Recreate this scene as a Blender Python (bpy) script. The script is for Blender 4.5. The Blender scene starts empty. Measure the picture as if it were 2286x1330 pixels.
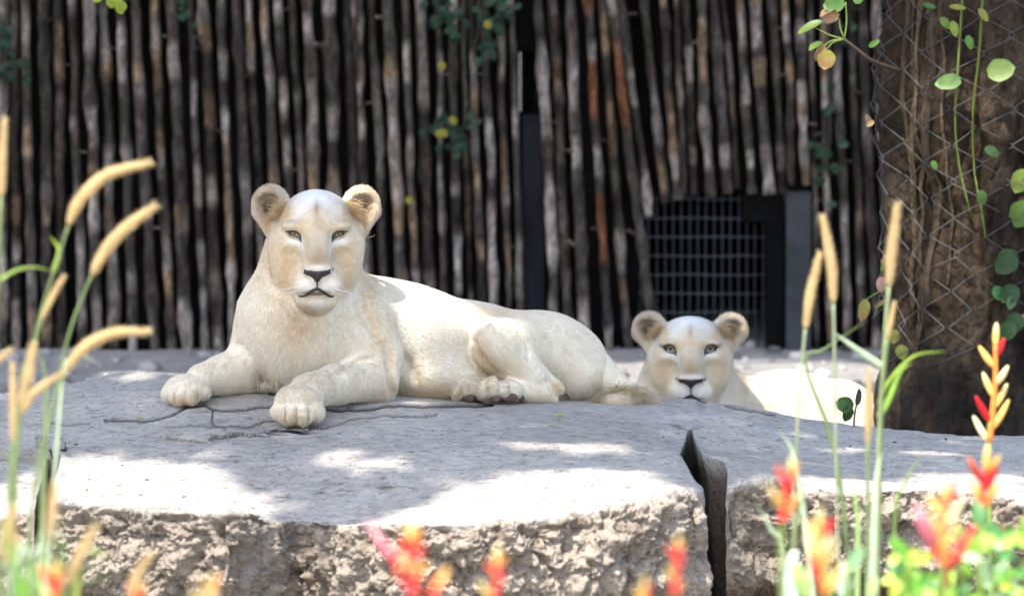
import bpy, math, random
import numpy as np
from mathutils import Vector, Matrix

S = bpy.context.scene
COL = S.collection
RNG = np.random.default_rng(7)
random.seed(7)
R = math.radians

# ------------------------------------------------------------------ camera
CZ, PITCH = 2.38, 0.088
PXR = 36.0 / 200.0 / 2286.0            # slope per photo pixel
cd = bpy.data.cameras.new('camera')
cd.lens = 200; cd.sensor_width = 36; cd.sensor_fit = 'HORIZONTAL'
cd.clip_start = 0.1; cd.clip_end = 500
cd.dof.use_dof = True; cd.dof.focus_distance = 12.92; cd.dof.aperture_fstop = 4.4
cam = bpy.data.objects.new('camera', cd); COL.objects.link(cam)
cam.location = (0, 0, CZ); cam.rotation_euler = (math.pi / 2 - PITCH, 0, 0)
S.camera = cam

# ------------------------------------------------------------------ sky, sun, exposure
SUN_EL = R(60)
SH = np.array([-0.42, -0.907])                       # horizontal direction towards the sun
SH = SH / np.linalg.norm(SH)
SUN = np.array([SH[0] * math.cos(SUN_EL), SH[1] * math.cos(SUN_EL), math.sin(SUN_EL)])
w = bpy.data.worlds.new('World'); S.world = w; w.use_nodes = True
nt = w.node_tree
sky = nt.nodes.new('ShaderNodeTexSky'); sky.sky_type = 'NISHITA'; sky.sun_disc = False
sky.sun_elevation = SUN_EL; sky.sun_rotation = math.atan2(SUN[0], SUN[1])
sky.dust_density = 2.0
bg = nt.nodes['Background']; bg.inputs['Strength'].default_value = 0.15
nt.links.new(sky.outputs['Color'], bg.inputs['Color'])
sl = bpy.data.lights.new('sun', 'SUN'); sl.energy = 3.0; sl.angle = R(0.53); sl.color = (1.0, 0.95, 0.87)
so = bpy.data.objects.new('sun', sl); COL.objects.link(so)
so.rotation_euler = Vector(SUN).to_track_quat('Z', 'Y').to_euler()
so.location = (-4, -6, 14)
vs = S.view_settings
vs.view_transform = 'Standard'; vs.look = 'None'; vs.gamma = 1.0; vs.use_curve_mapping = False
vs.exposure = 1.75
S.cycles.max_bounces = 8; S.cycles.diffuse_bounces = 4; S.cycles.transparent_max_bounces = 8
S.cycles.sample_clamp_indirect = 6.0

# ------------------------------------------------------------------ helpers
def W(px, py, Y):
    """photo pixel + distance from the camera (world y) -> world point(s)"""
    px, py, Y = np.broadcast_arrays(np.asarray(px, float), np.asarray(py, float), np.asarray(Y, float))
    lx = (px - 1143.0) * PXR; ly = -(py - 665.0) * PXR
    dy = math.cos(PITCH) + ly * math.sin(PITCH)
    dz = -math.sin(PITCH) + ly * math.cos(PITCH)
    t = Y / dy
    return np.stack([lx * t, Y, CZ + dz * t], -1)

def pix_of(P):
    P = np.asarray(P, float)
    y = P[..., 1]; z = P[..., 2] - CZ
    f = y * math.cos(PITCH) - z * math.sin(PITCH)
    u = y * math.sin(PITCH) + z * math.cos(PITCH)
    return 1143 + P[..., 0] / f / PXR, 665 - u / f / PXR

def h3(i, j, k, s=0):
    n = (i.astype(np.int64) * 374761393 + j.astype(np.int64) * 668265263 + k.astype(np.int64) * 2147483647 + s * 974711) & 0xffffffff
    n = ((n ^ (n >> 13)) * 1274126177) & 0xffffffff
    n = ((n ^ (n >> 16)) * 2246822519) & 0xffffffff
    return ((n ^ (n >> 15)) & 0xffffff) / float(0xffffff)

def vnoise(P, s=0):
    P = np.asarray(P, float); I = np.floor(P).astype(np.int64); F = P - I
    F = F * F * F * (F * (F * 6 - 15) + 10)
    r = 0
    for a in (0, 1):
        for b in (0, 1):
            for c in (0, 1):
                wgt = (F[..., 0] if a else 1 - F[..., 0]) * (F[..., 1] if b else 1 - F[..., 1]) * (F[..., 2] if c else 1 - F[..., 2])
                r = r + wgt * h3(I[..., 0] + a, I[..., 1] + b, I[..., 2] + c, s)
    return r * 2 - 1

def fbm(P, oct=4, s=0, gain=0.5):
    r = 0; a = 1.0; t = 0
    P = np.asarray(P, float)
    for o in range(oct):
        r = r + a * vnoise(P * 2.0 ** o + o * 17.3, s + o); t += a; a *= gain
    return r / t

def worley(P, s=0):
    P = np.asarray(P, float); I = np.floor(P).astype(np.int64); best = np.full(P.shape[:-1], 9.0)
    for a in (-1, 0, 1):
        for b in (-1, 0, 1):
            for c in (-1, 0, 1):
                J = I + np.array([a, b, c])
                q = np.stack([J[..., m] + h3(J[..., 0], J[..., 1], J[..., 2], s + 31 * m) for m in range(3)], -1)
                best = np.minimum(best, ((q - P) ** 2).sum(-1))
    return np.sqrt(best)

def sstep(a, b, x):
    t = np.clip((x - a) / (b - a), 0, 1); return t * t * (3 - 2 * t)

def mesh(name, V, F, mat, parent=None, smooth=True, col=None, uv=None):
    """numpy vertices + faces (n x 3, n x 4 arrays or a list) -> ONE mesh object, geometry in world space"""
    me = bpy.data.meshes.new(name)
    V = np.asarray(V, np.float32)
    if isinstance(F, np.ndarray):
        n, k = F.shape
        me.vertices.add(len(V)); me.vertices.foreach_set('co', V.ravel())
        me.loops.add(n * k); me.loops.foreach_set('vertex_index', F.astype(np.int32).ravel())
        me.polygons.add(n); me.polygons.foreach_set('loop_start', np.arange(0, n * k, k, dtype=np.int32))
        me.update(calc_edges=True)
    else:
        me.from_pydata([tuple(v) for v in V.tolist()], [], [tuple(f) for f in F]); me.update()
    if smooth:
        me.polygons.foreach_set('use_smooth', np.ones(len(me.polygons), bool))
    if col is not None:
        c = np.ones((len(V), 4), np.float32); c[:, :3] = col
        at = me.color_attributes.new('Col', 'FLOAT_COLOR', 'POINT'); at.data.foreach_set('color', c.ravel())
    me.materials.append(mat)
    o = bpy.data.objects.new(name, me); COL.objects.link(o)
    if parent is not None: attach(o, parent)
    return o

def attach(o, parent):
    o.parent = parent
    p = parent; off = Vector((0, 0, 0))
    while p is not None and p.type != 'EMPTY': p = p.parent
    if p is not None and parent.type == 'EMPTY': o.matrix_parent_inverse = Matrix.Translation(-p.location)

def thing(name, loc, label, cat, group=None):
    e = bpy.data.objects.new(name, None); e.empty_display_size = 0.1; COL.objects.link(e)
    e.location = tuple(float(v) for v in loc); tag(e, label, cat, group); return e

def tag(o, label=None, cat=None, group=None, kind=None):
    if label: o['label'] = label
    if cat: o['category'] = cat
    if group: o['group'] = group
    if kind: o['kind'] = kind
    return o

def grid_faces(nr, nc, close=False):
    r = np.arange(nr - 1)[:, None]; c = np.arange(nc if close else nc - 1)[None, :]
    a = r * nc + c; b = r * nc + (c + 1) % nc; d = (r + 1) * nc + c; e = (r + 1) * nc + (c + 1) % nc
    return np.stack([a, b, e, d], -1).reshape(-1, 4)

def tube(P, rad, n=8, flat=1.0, cap=True, up=None):
    """tapered tube along points P: vertices, quad faces"""
    P = np.asarray(P, float); m = len(P); rad = np.broadcast_to(np.asarray(rad, float), (m,))
    T = np.gradient(P, axis=0); T /= np.linalg.norm(T, axis=1, keepdims=True) + 1e-12
    ref = np.array([0.0, 1.0, 0.0]) if up is None else np.asarray(up, float)
    A = np.cross(T, ref); bad = np.linalg.norm(A, axis=1) < 1e-3
    A[bad] = np.cross(T[bad], [1.0, 0.0, 0.0]); A /= np.linalg.norm(A, axis=1, keepdims=True)
    B = np.cross(T, A)
    th = np.linspace(0, 2 * np.pi, n, endpoint=False)
    V = P[:, None] + rad[:, None, None] * (np.cos(th)[None, :, None] * A[:, None] + flat * np.sin(th)[None, :, None] * B[:, None])
    V = V.reshape(-1, 3); F = grid_faces(m, n, True)
    if cap:
        V = np.vstack([V, P[0], P[-1]]); i0 = m * n; i1 = i0 + 1
        c0 = [[i0, (k + 1) % n, k, k] for k in range(n)]; c1 = [[i1, (m - 1) * n + k, (m - 1) * n + (k + 1) % n, (m - 1) * n + (k + 1) % n] for k in range(n)]
        tri = [c[:3] for c in c0] + [c[:3] for c in c1]
        return V, [tuple(f) for f in F.tolist()] + [tuple(t) for t in tri]
    return V, [tuple(f) for f in F.tolist()]

def spline(pts, n):
    """Catmull-Rom through points"""
    P = np.asarray(pts, float); m = len(P)
    P = np.vstack([2 * P[0] - P[1], P, 2 * P[-1] - P[-2]])
    t = np.linspace(0, m - 1 - 1e-9, n); i = t.astype(int); f = (t - i)[:, None]
    a, b, c, d = P[i], P[i + 1], P[i + 2], P[i + 3]
    return 0.5 * (2 * b + (c - a) * f + (2 * a - 5 * b + 4 * c - d) * f ** 2 + (3 * b - a - 3 * c + d) * f ** 3)

def joinm(parts):
    V = []; F = []; n = 0
    for v, f in parts:
        V.append(v); F += [tuple(int(i) + n for i in q) for q in f]; n += len(v)
    return np.vstack(V), F

# ------------------------------------------------------------------ materials
def mat_new(name, rough=0.8, spec=0.3):
    m = bpy.data.materials.new(name); m.use_nodes = True
    b = m.node_tree.nodes['Principled BSDF']
    b.inputs['Roughness'].default_value = rough; b.inputs['Specular IOR Level'].default_value = spec
    return m, m.node_tree, b

def noise_node(t, scale, detail=5, rough=0.6, vec=None, stretch=None, coord='Object'):
    n = t.nodes.new('ShaderNodeTexNoise'); n.inputs['Scale'].default_value = scale
    n.inputs['Detail'].default_value = detail; n.inputs['Roughness'].default_value = rough
    tc = t.nodes.new('ShaderNodeTexCoord'); src = tc.outputs[coord]
    if stretch:
        mp = t.nodes.new('ShaderNodeMapping'); mp.inputs['Scale'].default_value = stretch
        t.links.new(src, mp.inputs['Vector']); src = mp.outputs['Vector']
    t.links.new(src, n.inputs['Vector'])
    return n

def ramp(t, src, stops):
    r = t.nodes.new('ShaderNodeValToRGB'); e = r.color_ramp.elements
    while len(e) < len(stops): e.new(0.5)
    for i, (p, c) in enumerate(stops):
        e[i].position = p; e[i].color = (c[0], c[1], c[2], 1) if hasattr(c, '__len__') else (c, c, c, 1)
    t.links.new(src, r.inputs['Fac']); return r

def mixc(t, a, b, fac, mode='MIX'):
    m = t.nodes.new('ShaderNodeMix'); m.data_type = 'RGBA'; m.blend_type = mode
    for s, v in ((m.inputs['A'], a), (m.inputs['B'], b), (m.inputs['Factor'], fac)):
        if hasattr(v, 'is_linked') or isinstance(v, bpy.types.NodeSocket): t.links.new(v, s)
        elif hasattr(v, '__len__'): s.default_value = (v[0], v[1], v[2], 1)
        else: s.default_value = v
    return m.outputs['Result']

def bump(t, b, src, strength=0.4, dist=0.01):
    n = t.nodes.new('ShaderNodeBump'); n.inputs['Strength'].default_value = strength; n.inputs['Distance'].default_value = dist
    t.links.new(src, n.inputs['Height'])
    prev = b.inputs['Normal']
    if prev.is_linked: t.links.new(prev.links[0].from_socket, n.inputs['Normal'])
    t.links.new(n.outputs['Normal'], b.inputs['Normal'])

def vcol(t):
    a = t.nodes.new('ShaderNodeAttribute'); a.attribute_name = 'Col'; return a.outputs['Color']

def simple(name, color, rough=0.7, var=0.25, scale=20, spec=0.3, bmp=0.0, trans=0.0):
    m, t, b = mat_new(name, rough, spec)
    n = noise_node(t, scale)
    r = ramp(t, n.outputs['Fac'], [(0.3, [c * (1 - var) for c in color]), (0.7, [min(1, c * (1 + var)) for c in color])])
    t.links.new(r.outputs['Color'], b.inputs['Base Color'])
    if bmp: bump(t, b, n.outputs['Fac'], bmp, 0.01)
    if trans: translucent(t, b, r.outputs['Color'], trans)
    return m

def translucent(t, b, colsock, amt):
    tr = t.nodes.new('ShaderNodeBsdfTranslucent'); t.links.new(colsock, tr.inputs['Color'])
    mx = t.nodes.new('ShaderNodeMixShader'); mx.inputs['Fac'].default_value = amt
    out = t.nodes['Material Output']
    t.links.new(b.outputs['BSDF'], mx.inputs[1]); t.links.new(tr.outputs['BSDF'], mx.inputs[2]); t.links.new(mx.outputs['Shader'], out.inputs['Surface'])

def vmat(name, rough=0.7, var=0.2, scale=25, spec=0.3, bmp=0.0, trans=0.0, stretch=None):
    """base colour from the vertex colour, broken up by a little noise"""
    m, t, b = mat_new(name, rough, spec)
    n = noise_node(t, scale, stretch=stretch)
    r = ramp(t, n.outputs['Fac'], [(0.25, 1 - var), (0.75, 1 + var)])
    c = mixc(t, vcol(t), r.outputs['Color'], 1.0, 'MULTIPLY')
    t.links.new(c, b.inputs['Base Color'])
    if bmp: bump(t, b, n.outputs['Fac'], bmp, 0.01)
    if trans: translucent(t, b, c, trans)
    return m
# ================================================================== THE SETTING
FY = 17.2                                    # fence distance

def ground_z(x, y):
    base = 0.5 + 0.2 * sstep(12.3, 13.4, y)
    return base + 0.02 * fbm(np.stack([x * 0.9, y * 0.9, 0 * x], -1), 3, 5) + 0.012 * fbm(np.stack([x * 6, y * 6, 0 * x], -1), 3, 9)

def make_ground():
    m, t, b = mat_new('sand', 0.95, 0.1)
    n = noise_node(t, 3.0, 8, 0.65); n2 = noise_node(t, 60.0, 4, 0.7)
    r = ramp(t, n.outputs['Fac'], [(0.3, (0.23, 0.215, 0.20)), (0.7, (0.40, 0.38, 0.355))])
    r2 = ramp(t, n2.outputs['Fac'], [(0.3, 0.65), (0.7, 1.2)])
    t.links.new(mixc(t, r.outputs['Color'], r2.outputs['Color'], 1.0, 'MULTIPLY'), b.inputs['Base Color'])
    bump(t, b, n2.outputs['Fac'], 0.8, 0.02)
    xs = np.concatenate([np.linspace(-40, -4, 12), np.linspace(-3.6, 3.6, 130), np.linspace(4, 40, 12)])
    ys = np.concatenate([np.linspace(-15, 8, 12), np.linspace(8.4, 13, 20), np.linspace(13.1, 18.5, 120), np.linspace(19, 60, 12)])
    X, Y = np.meshgrid(xs, ys)
    Z = ground_z(X, Y)
    o = mesh('ground', np.stack([X, Y, Z], -1).reshape(-1, 3), grid_faces(len(ys), len(xs)), m)
    tag(o, 'pale grey sandy ground of the enclosure', 'ground', kind='structure')
make_ground()

def scatter_stones():
    m = vmat('pebble', 0.9, 0.25, 40, 0.2, 0.5)
    parts = []; cols = []
    base = []
    for th in range(5):
        base += [(math.cos(a) * math.sin(th * math.pi / 4), math.sin(a) * math.sin(th * math.pi / 4), math.cos(th * math.pi / 4)) for a in np.linspace(0, 2 * np.pi, 8, endpoint=False)]
    base = np.array(base); bf = grid_faces(5, 8, True)[:, ::-1]
    VV = []; FF = []; n = 0
    for i in range(900):
        y = 14.0 + 3.4 * RNG.random() ** 0.8; x = RNG.uniform(-2.2, 2.2)
        s = 0.006 + 0.035 * RNG.random() ** 3.5
        q = base * (1 + 0.25 * fbm(base * 1.7 + i * 3.1, 2)[:, None]) * np.array([1, 1, 0.62]) * s
        a = RNG.uniform(0, 6.28); c_, s_ = math.cos(a), math.sin(a)
        q = q @ np.array([[c_, s_, 0], [-s_, c_, 0], [0, 0, 1]])
        g = float(ground_z(np.array([x]), np.array([y]))[0])
        VV.append(q + [x, y, g + s * 0.2]); FF.append(bf + n); n += len(q)
        k = RNG.uniform(0.10, 0.42); cols.append(np.tile([k, k * 0.95, k * 0.9], (len(q), 1)))
    o = mesh('gravel', np.vstack(VV), np.vstack(FF), m, col=np.vstack(cols))
    tag(o, 'loose grey gravel and small stones scattered on sand before the stick fence', 'gravel', kind='stuff')
scatter_stones()

# ------------------------------------------------------------------ fence of rough sticks
def bark_mat():
    m, t, b = mat_new('stick_bark', 0.95, 0.08)
    n1 = noise_node(t, 14.0, 6, 0.7, stretch=(2.2, 2.2, 1.0)); n2 = noise_node(t, 70.0, 5, 0.75, stretch=(1.6, 1.6, 0.7))
    r1 = ramp(t, n1.outputs['Fac'], [(0.34, 0.38), (0.5, 0.95), (0.66, 2.1)])
    r2 = ramp(t, n2.outputs['Fac'], [(0.3, 0.55), (0.65, 1.2)])
    c = mixc(t, vcol(t), r1.outputs['Color'], 1.0, 'MULTIPLY'); c = mixc(t, c, r2.outputs['Color'], 1.0, 'MULTIPLY')
    t.links.new(c, b.inputs['Base Color']); bump(t, b, n2.outputs['Fac'], 0.9, 0.012); bump(t, b, n1.outputs['Fac'], 0.6, 0.02)
    return m

STICKS = [(3, 9, 22), (29, 36, 25), (57, 73, 22), (99, 107, 27), (129, 137, 25), (161, 184, 22), (200, 213, 28), (232, 256, 28), (271, 296, 24),
 (298, 346, 26), (344, 382, 24), (385, 418, 30), (424, 460, 18), (454, 490, 30), (493, 520, 22), (529, 562, 26), (557, 593, 22), (592, 630, 24),
 (622, 659, 22), (650, 690, 20), (686, 724, 26), (734, 758, 30), (776, 800, 26), (803, 818, 18), (788, 838, 14), (829, 867, 22), (867, 904, 28),
 (903, 935, 18), (937, 967, 28), (977, 993, 15), (1010, 1022, 22), (1034, 1052, 12), (1050, 1078, 20), (1083, 1104, 20), (1115, 1137, 18), (1141, 1164, 18),
 (1200, 1244, 26), (1236, 1274, 24), (1273, 1307, 28), (1313, 1362, 22), (1341, 1405, 24), (1363, 1460, 24, 800), (1387, 1490, 20, 482), (1438, 1526, 24, 452),
 (1477, 1550, 22, 446), (1510, 1545, 16, 440), (1531, 1564, 20, 438), (1564, 1597, 24, 440), (1594, 1648, 26, 433), (1615, 1677, 16, 421), (1654, 1697, 20, 433),
 (1687, 1741, 30, 434), (1723, 1771, 22, 487), (1753, 1787, 18, 416), (1786, 1809, 22, 413), (1812, 1822, 16), (1840, 1853, 18), (1867, 1892, 20), (1897, 1928, 22),
 (1925, 1955, 22), (1958, 1985, 22), (1990, 2020, 24), (2030, 2050, 20), (2062, 2085, 24), (2100, 2120, 22), (2135, 2160, 24), (2175, 2190, 20), (2205, 2230, 24),
 (2245, 2265, 22), (2280, 2300, 24), (2315, 2335, 22), (2350, 2370, 24), (2390, 2410, 22), (-30, -20, 24), (-62, -50, 22), (-98, -86, 26), (-130, -118, 22)]
STICKS += [(-165 - 34 * i, -150 - 34 * i + (i * 7) % 13, 20 + (i * 5) % 9) for i in range(26)] + [(2424 + 34 * i, 2440 + 34 * i + (i * 7) % 13, 20 + (i * 5) % 9) for i in range(16)]

def make_fence():
    L = W(1143, 795, FY)
    root = thing('stick_fence', (0, FY, 0.7), 'tall fence of rough upright grey sticks with a low barred opening', 'fence')
    M = bark_mat()
    for i, s in enumerate(STICKS):
        xt, xb, wd = s[:3]; end = s[3] if len(s) > 3 else 806
        r0 = wd * 0.5 * PXR * FY * 0.88
        ys = np.concatenate([[-900, -600, -350], np.linspace(-150, end, 46)])
        px = xt + (xb - xt) * ys / 780.0
        k = i * 7.7
        wig = 6.0 * fbm(np.stack([ys / 200.0 + k, ys * 0 + k, ys * 0], -1), 3, 3)
        dY = 0.014 * vnoise(np.stack([ys / 300.0, ys * 0 + k, ys * 0 + 5], -1), 4) + (0.035 if i % 3 == 1 else 0.0)
        P = W(px + wig * np.where(ys < -150, 0.3, 1), ys, FY + dY)
        kn = np.clip(vnoise(np.stack([ys / 55.0, ys * 0 + k, ys * 0 + 1], -1), 8) - 0.25, 0, 1)
        rad = r0 * (0.98 - 0.06 * (800 - ys) / 800 + 0.20 * fbm(np.stack([ys / 50.0, ys * 0 + k, ys * 0], -1), 2, 6) + 0.55 * kn)
        n = 12
        V, F = tube(P, rad, n)
        nrm = V[:-2].reshape(len(ys), n, 3) - P[:, None]
        lump = 1 + 0.30 * fbm(V[:-2] * np.array([40, 40, 14]) + k, 2, 2).reshape(len(ys), n, 1)
        V[:-2] = (P[:, None] + nrm * lump).reshape(-1, 3)
        # colour: weathered bark with stripped lengths of pale or rusty wood
        g = random.uniform(0.75, 1.25)
        bark = np.array([0.068, 0.054, 0.045]) * g
        pale = np.array([0.30, 0.245, 0.205]) * random.uniform(0.8, 1.15)
        tan = np.array([0.235, 0.155, 0.095]); rust = np.array([0.19, 0.075, 0.035])
        seg = vnoise(np.stack([ys / 70.0, ys * 0 + k, ys * 0 + 2], -1), 12)
        a = np.repeat(sstep(0.12, 0.3, seg + 0.0), n)[:, None]
        seg2 = vnoise(np.stack([ys / 80.0, ys * 0 + k, ys * 0 + 9], -1), 13)
        b_ = np.repeat(sstep(0.42, 0.55, seg2 + (0.3 if i in (39, 40, 41, 42) else -0.12)), n)[:, None]
        C = bark + np.zeros((len(ys) * n, 3))
        C = C * (1 - a) + pale * a
        C = C * (1 - b_) + (rust if i in (39, 41) else tan) * b_
        patch = sstep(0.15, 0.5, fbm(V[:-2] * np.array([30, 30, 9]) + 3 * k, 2, 21))[:, None]
        C = C * (1 - 0.45 * patch) + bark * 1.6 * 0.45 * patch
        C = np.vstack([C, C[:1], C[-1:]])
        if end < 700: C[-1] = (0.42, 0.37, 0.31)
        mesh('stake', V, F, M, root, col=C)
        # stubs of cut side twigs
        for q in range(random.choice([0, 1, 1, 2])):
            j = random.randrange(6, len(ys) - 3); sd = random.choice([-1, 1])
            A = P[j] + np.array([sd * rad[j] * 0.6, -0.004, 0]); B = A + np.array([sd * random.uniform(0.016, 0.034), random.uniform(-0.03, -0.008), random.uniform(-0.01, 0.022)])
            v, f = tube(np.array([A, (A + B) / 2, B]), [rad[j] * 0.42, rad[j] * 0.34, rad[j] * 0.28], 7)
            cc = np.tile(bark * 1.5, (len(v), 1)); cc[-1] = (0.35, 0.3, 0.25)
            mesh('twig_stub', v, f, M, root, col=cc)
    return root
fence = make_fence()

def box_m(c0, c1):
    x0, y0, z0 = c0; x1, y1, z1 = c1
    V = np.array([[x, y, z] for x in (x0, x1) for y in (y0, y1) for z in (z0, z1)], float)
    F = [(0, 1, 3, 2), (4, 6, 7, 5), (0, 4, 5, 1), (2, 3, 7, 6), (0, 2, 6, 4), (1, 5, 7, 3)]
    return V, F

def bevel(o, wd=0.006, seg=2):
    md = o.modifiers.new('bevel', 'BEVEL'); md.width = wd; md.segments = seg; md.limit_method = 'ANGLE'; return o

def make_shelter():
    """the dark building the sticks are nailed to: back wall with a doorway into an unlit den"""
    dark = simple('dark_shade_board', (0.006, 0.0055, 0.005), 0.98, 0.3, 12, 0.02)  # near-black, so the backing paints the darkness between the sticks
    conc = simple('grey_concrete', (0.05, 0.052, 0.056), 0.95, 0.35, 8, 0.05, 0.3)
    root = thing('den_building', (0.5, FY + 0.2, 0.7), 'dark den building behind the stick fence with a concrete door pillar', 'building')
    y0, y1 = FY + 0.085, FY + 0.2
    def X(px, Y=FY + 0.1): return float(W(px, 500, Y)[0])
    def Z(py, Y=FY + 0.1): return float(W(1000, py, Y)[2])
    zt = 3.0; zb = 0.55
    xs0, xs1 = X(1152), X(1194); dl, dr = X(1425), X(1742)
    def part(name, a, b, m): return bevel(mesh(name, *box_m(a, b), m, root, smooth=False))
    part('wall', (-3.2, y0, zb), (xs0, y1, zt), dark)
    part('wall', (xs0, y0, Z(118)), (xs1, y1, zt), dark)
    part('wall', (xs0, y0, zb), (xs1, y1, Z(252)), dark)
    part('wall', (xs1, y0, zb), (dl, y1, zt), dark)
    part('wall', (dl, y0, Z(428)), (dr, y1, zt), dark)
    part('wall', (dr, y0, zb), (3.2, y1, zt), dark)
    bm = simple('slate_board', (0.018, 0.018, 0.022), 0.95, 0.3, 6, 0.05)
    part('board', (X(1166), FY + 0.03, 0.62), (X(1216), FY + 0.07, Z(255)), bm)
    part('lintel', (X(1655), FY + 0.02, Z(492)), (X(1748), FY + 0.08, Z(428)), dark)
    part('door_post', (X(1708), FY + 0.015, 0.6), (X(1749), FY + 0.075, Z(488)), dark)
    part('pillar', (X(1752), FY + 0.0, 0.6), (X(1808), FY + 0.08, Z(424)), conc)
    # den interior, its darkness painted into near-black walls
    den = simple('den_shade', (0.008, 0.008, 0.008), 0.98, 0.3, 5, 0.02)
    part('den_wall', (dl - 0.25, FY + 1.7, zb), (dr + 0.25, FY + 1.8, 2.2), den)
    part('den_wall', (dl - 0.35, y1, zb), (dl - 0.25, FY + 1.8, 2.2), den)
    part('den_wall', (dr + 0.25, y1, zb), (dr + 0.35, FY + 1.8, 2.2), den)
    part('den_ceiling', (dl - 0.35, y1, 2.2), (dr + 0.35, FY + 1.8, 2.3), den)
    part('roof', (-3.4, FY + 0.06, zt), (3.4, FY + 2.2, zt + 0.12), dark)
    # pale bamboo seen through the slot
    bam = simple('bamboo', (0.14, 0.09, 0.045), 0.6, 0.35, 14)
    for px in (1156, 1166, 1175, 1184, 1193):
        P = W(px, np.linspace(60, 320, 8), FY + 0.32); v, f = tube(P, 0.0052 + 0.002 * random.random(), 7); mesh('bamboo_cane', v, f, bam, root)
    return root
make_shelter()

def make_grille():
    wire = simple('dull_wire', (0.10, 0.115, 0.12), 0.5, 0.2, 20, 0.5)
    root = thing('wire_grille', W(1585, 805, FY + 0.1), 'grey welded wire grille closing the dark den opening', 'grille')
    Y = FY + 0.095
    for px in np.arange(1412, 1718, 18.2):
        P = W(np.full(5, px) + RNG.uniform(-1, 1, 5), np.linspace(425, 812, 5), Y); v, f = tube(P, 0.0011, 5); mesh('upright_wire', v, f, wire, root)
    for py in np.arange(445, 806, 42.0):
        P = W(np.linspace(1408, 1718, 6), py + RNG.uniform(-1.5, 1.5, 6), Y - 0.004); v, f = tube(P, 0.0014, 5); mesh('cross_wire', v, f, wire, root)
make_grille()

# ------------------------------------------------------------------ boulders
CTRL = np.array([
 (-200, 892, 13.3), (0, 884, 13.3), (140, 880, 13.35), (200, 855, 13.4), (250, 829, 13.45), (300, 821, 13.45), (360, 833, 13.45), (430, 850, 13.5), (600, 858, 13.7), (900, 868, 13.75),
 (1150, 880, 13.75), (1290, 884, 13.75), (1400, 892, 13.6), (1500, 899, 13.5), (1560, 899, 13.5), (1645, 906, 13.5), (1723, 925, 13.5), (1861, 940, 13.5), (1973, 949, 13.5), (2286, 973, 13.5), (2500, 985, 13.5),
 (870, 893, 12.94), (1030, 898, 13.08), (1130, 899, 13.13), (1250, 897, 13.16), (1290, 893, 13.3), (1400, 905, 13.2), (530, 871, 13.05), (410, 900, 12.93), (665, 947, 12.69), (300, 880, 13.1),
 (250, 935, 12.82), (130, 960, 12.75), (0, 950, 12.85), (-200, 960, 12.8), (450, 1000, 12.48), (700, 1020, 12.32), (1000, 1010, 12.35), (1100, 950, 12.72), (1350, 980, 12.55), (1300, 1060, 12.12),
 (1535, 958, 12.85), (1700, 1000, 12.75), (1900, 1000, 12.85), (2200, 1020, 12.85), (200, 1000, 12.5), (330, 1010, 12.45),
 (-200, 1130, 11.8), (0, 1125, 11.8), (90, 1120, 11.8), (122, 1120, 11.75), (211, 1129, 11.72), (306, 1138, 11.7), (429, 1141, 11.7), (536, 1141, 11.68), (600, 1153, 11.75), (690, 1150, 11.98), (740, 1164, 11.84), (797, 1163, 11.72),
 (928, 1165, 11.65), (1026, 1169, 11.65), (1158, 1160, 11.7), (1256, 1140, 11.75), (1350, 1125, 11.78), (1450, 1108, 11.84), (1550, 1080, 12.1), (1623, 1091, 12.15), (1680, 1073, 12.2), (1731, 1062, 12.25),
 (1861, 1083, 12.1), (1990, 1087, 12.1), (2120, 1083, 12.1), (2286, 1115, 12.0), (2500, 1145, 12.0)], float)
def _phi(r): return np.where(r > 0, r * r * np.log(r + 1e-12), 0)
_A = np.stack([CTRL[:, 0] / 1000.0, CTRL[:, 2] * 1.2], -1)
_n = len(_A); _K = _phi(np.linalg.norm(_A[:, None] - _A[None], axis=-1)) + 8e-3 * np.eye(_n)
_Pm = np.hstack([np.ones((_n, 1)), _A]); _M = np.block([[_K, _Pm], [_Pm.T, np.zeros((3, 3))]])
_sol = np.linalg.solve(_M, np.concatenate([CTRL[:, 1], np.zeros(3)]))
def rock_py(px, Y):
    q = np.stack([np.asarray(px) / 1000.0, np.asarray(Y) * 1.2], -1); sh = q.shape[:-1]; q = q.reshape(-1, 2)
    out = np.zeros(len(q))
    for i in range(0, len(q), 20000):
        c = q[i:i + 20000]; out[i:i + 20000] = _phi(np.linalg.norm(c[:, None] - _A[None], axis=-1)) @ _sol[:_n] + _sol[_n] + c @ _sol[_n + 1:]
    return out.reshape(sh)

CRACKS = [ # polylines in photo pixels on the slab, half width px, strength
 ([(235, 938), (300, 936), (340, 938), (385, 925), (420, 908), (458, 903), (475, 912), (520, 915), (600, 905), (640, 900)], 2.2, 1.0),
 ([(475, 912), (475, 925), (472, 945), (478, 955), (560, 955), (578, 948), (590, 938), (620, 936)], 1.6, 0.8),
 ([(370, 952), (430, 953), (478, 955)], 1.5, 0.7), ([(690, 955), (725, 955), (765, 942), (800, 932), (860, 928), (975, 926)], 1.6, 0.8),
 ([(725, 912), (790, 915), (850, 908), (900, 902), (960, 905), (1040, 905), (1100, 900)], 2.6, 1.0), ([(115, 943), (135, 948), (200, 943)], 1.5, 0.6),
 ([(1620, 905), (1660, 912), (1700, 922), (1730, 926)], 2.0, 0.8), ([(1505, 948), (1530, 955), (1540, 962)], 1.6, 0.7), ([(590, 872), (640, 888)], 1.6, 0.6)]

def seg_dist(px, py, line):
    d = np.full(px.shape, 1e3)
    for (ax, ay), (bx, by) in zip(line[:-1], line[1:]):
        vx, vy = bx - ax, by - ay; t = np.clip(((px - ax) * vx + (py - ay) * vy) / (vx * vx + vy * vy), 0, 1)
        d = np.minimum(d, np.hypot(px - ax - t * vx, py - ay - t * vy))
    return d

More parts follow.
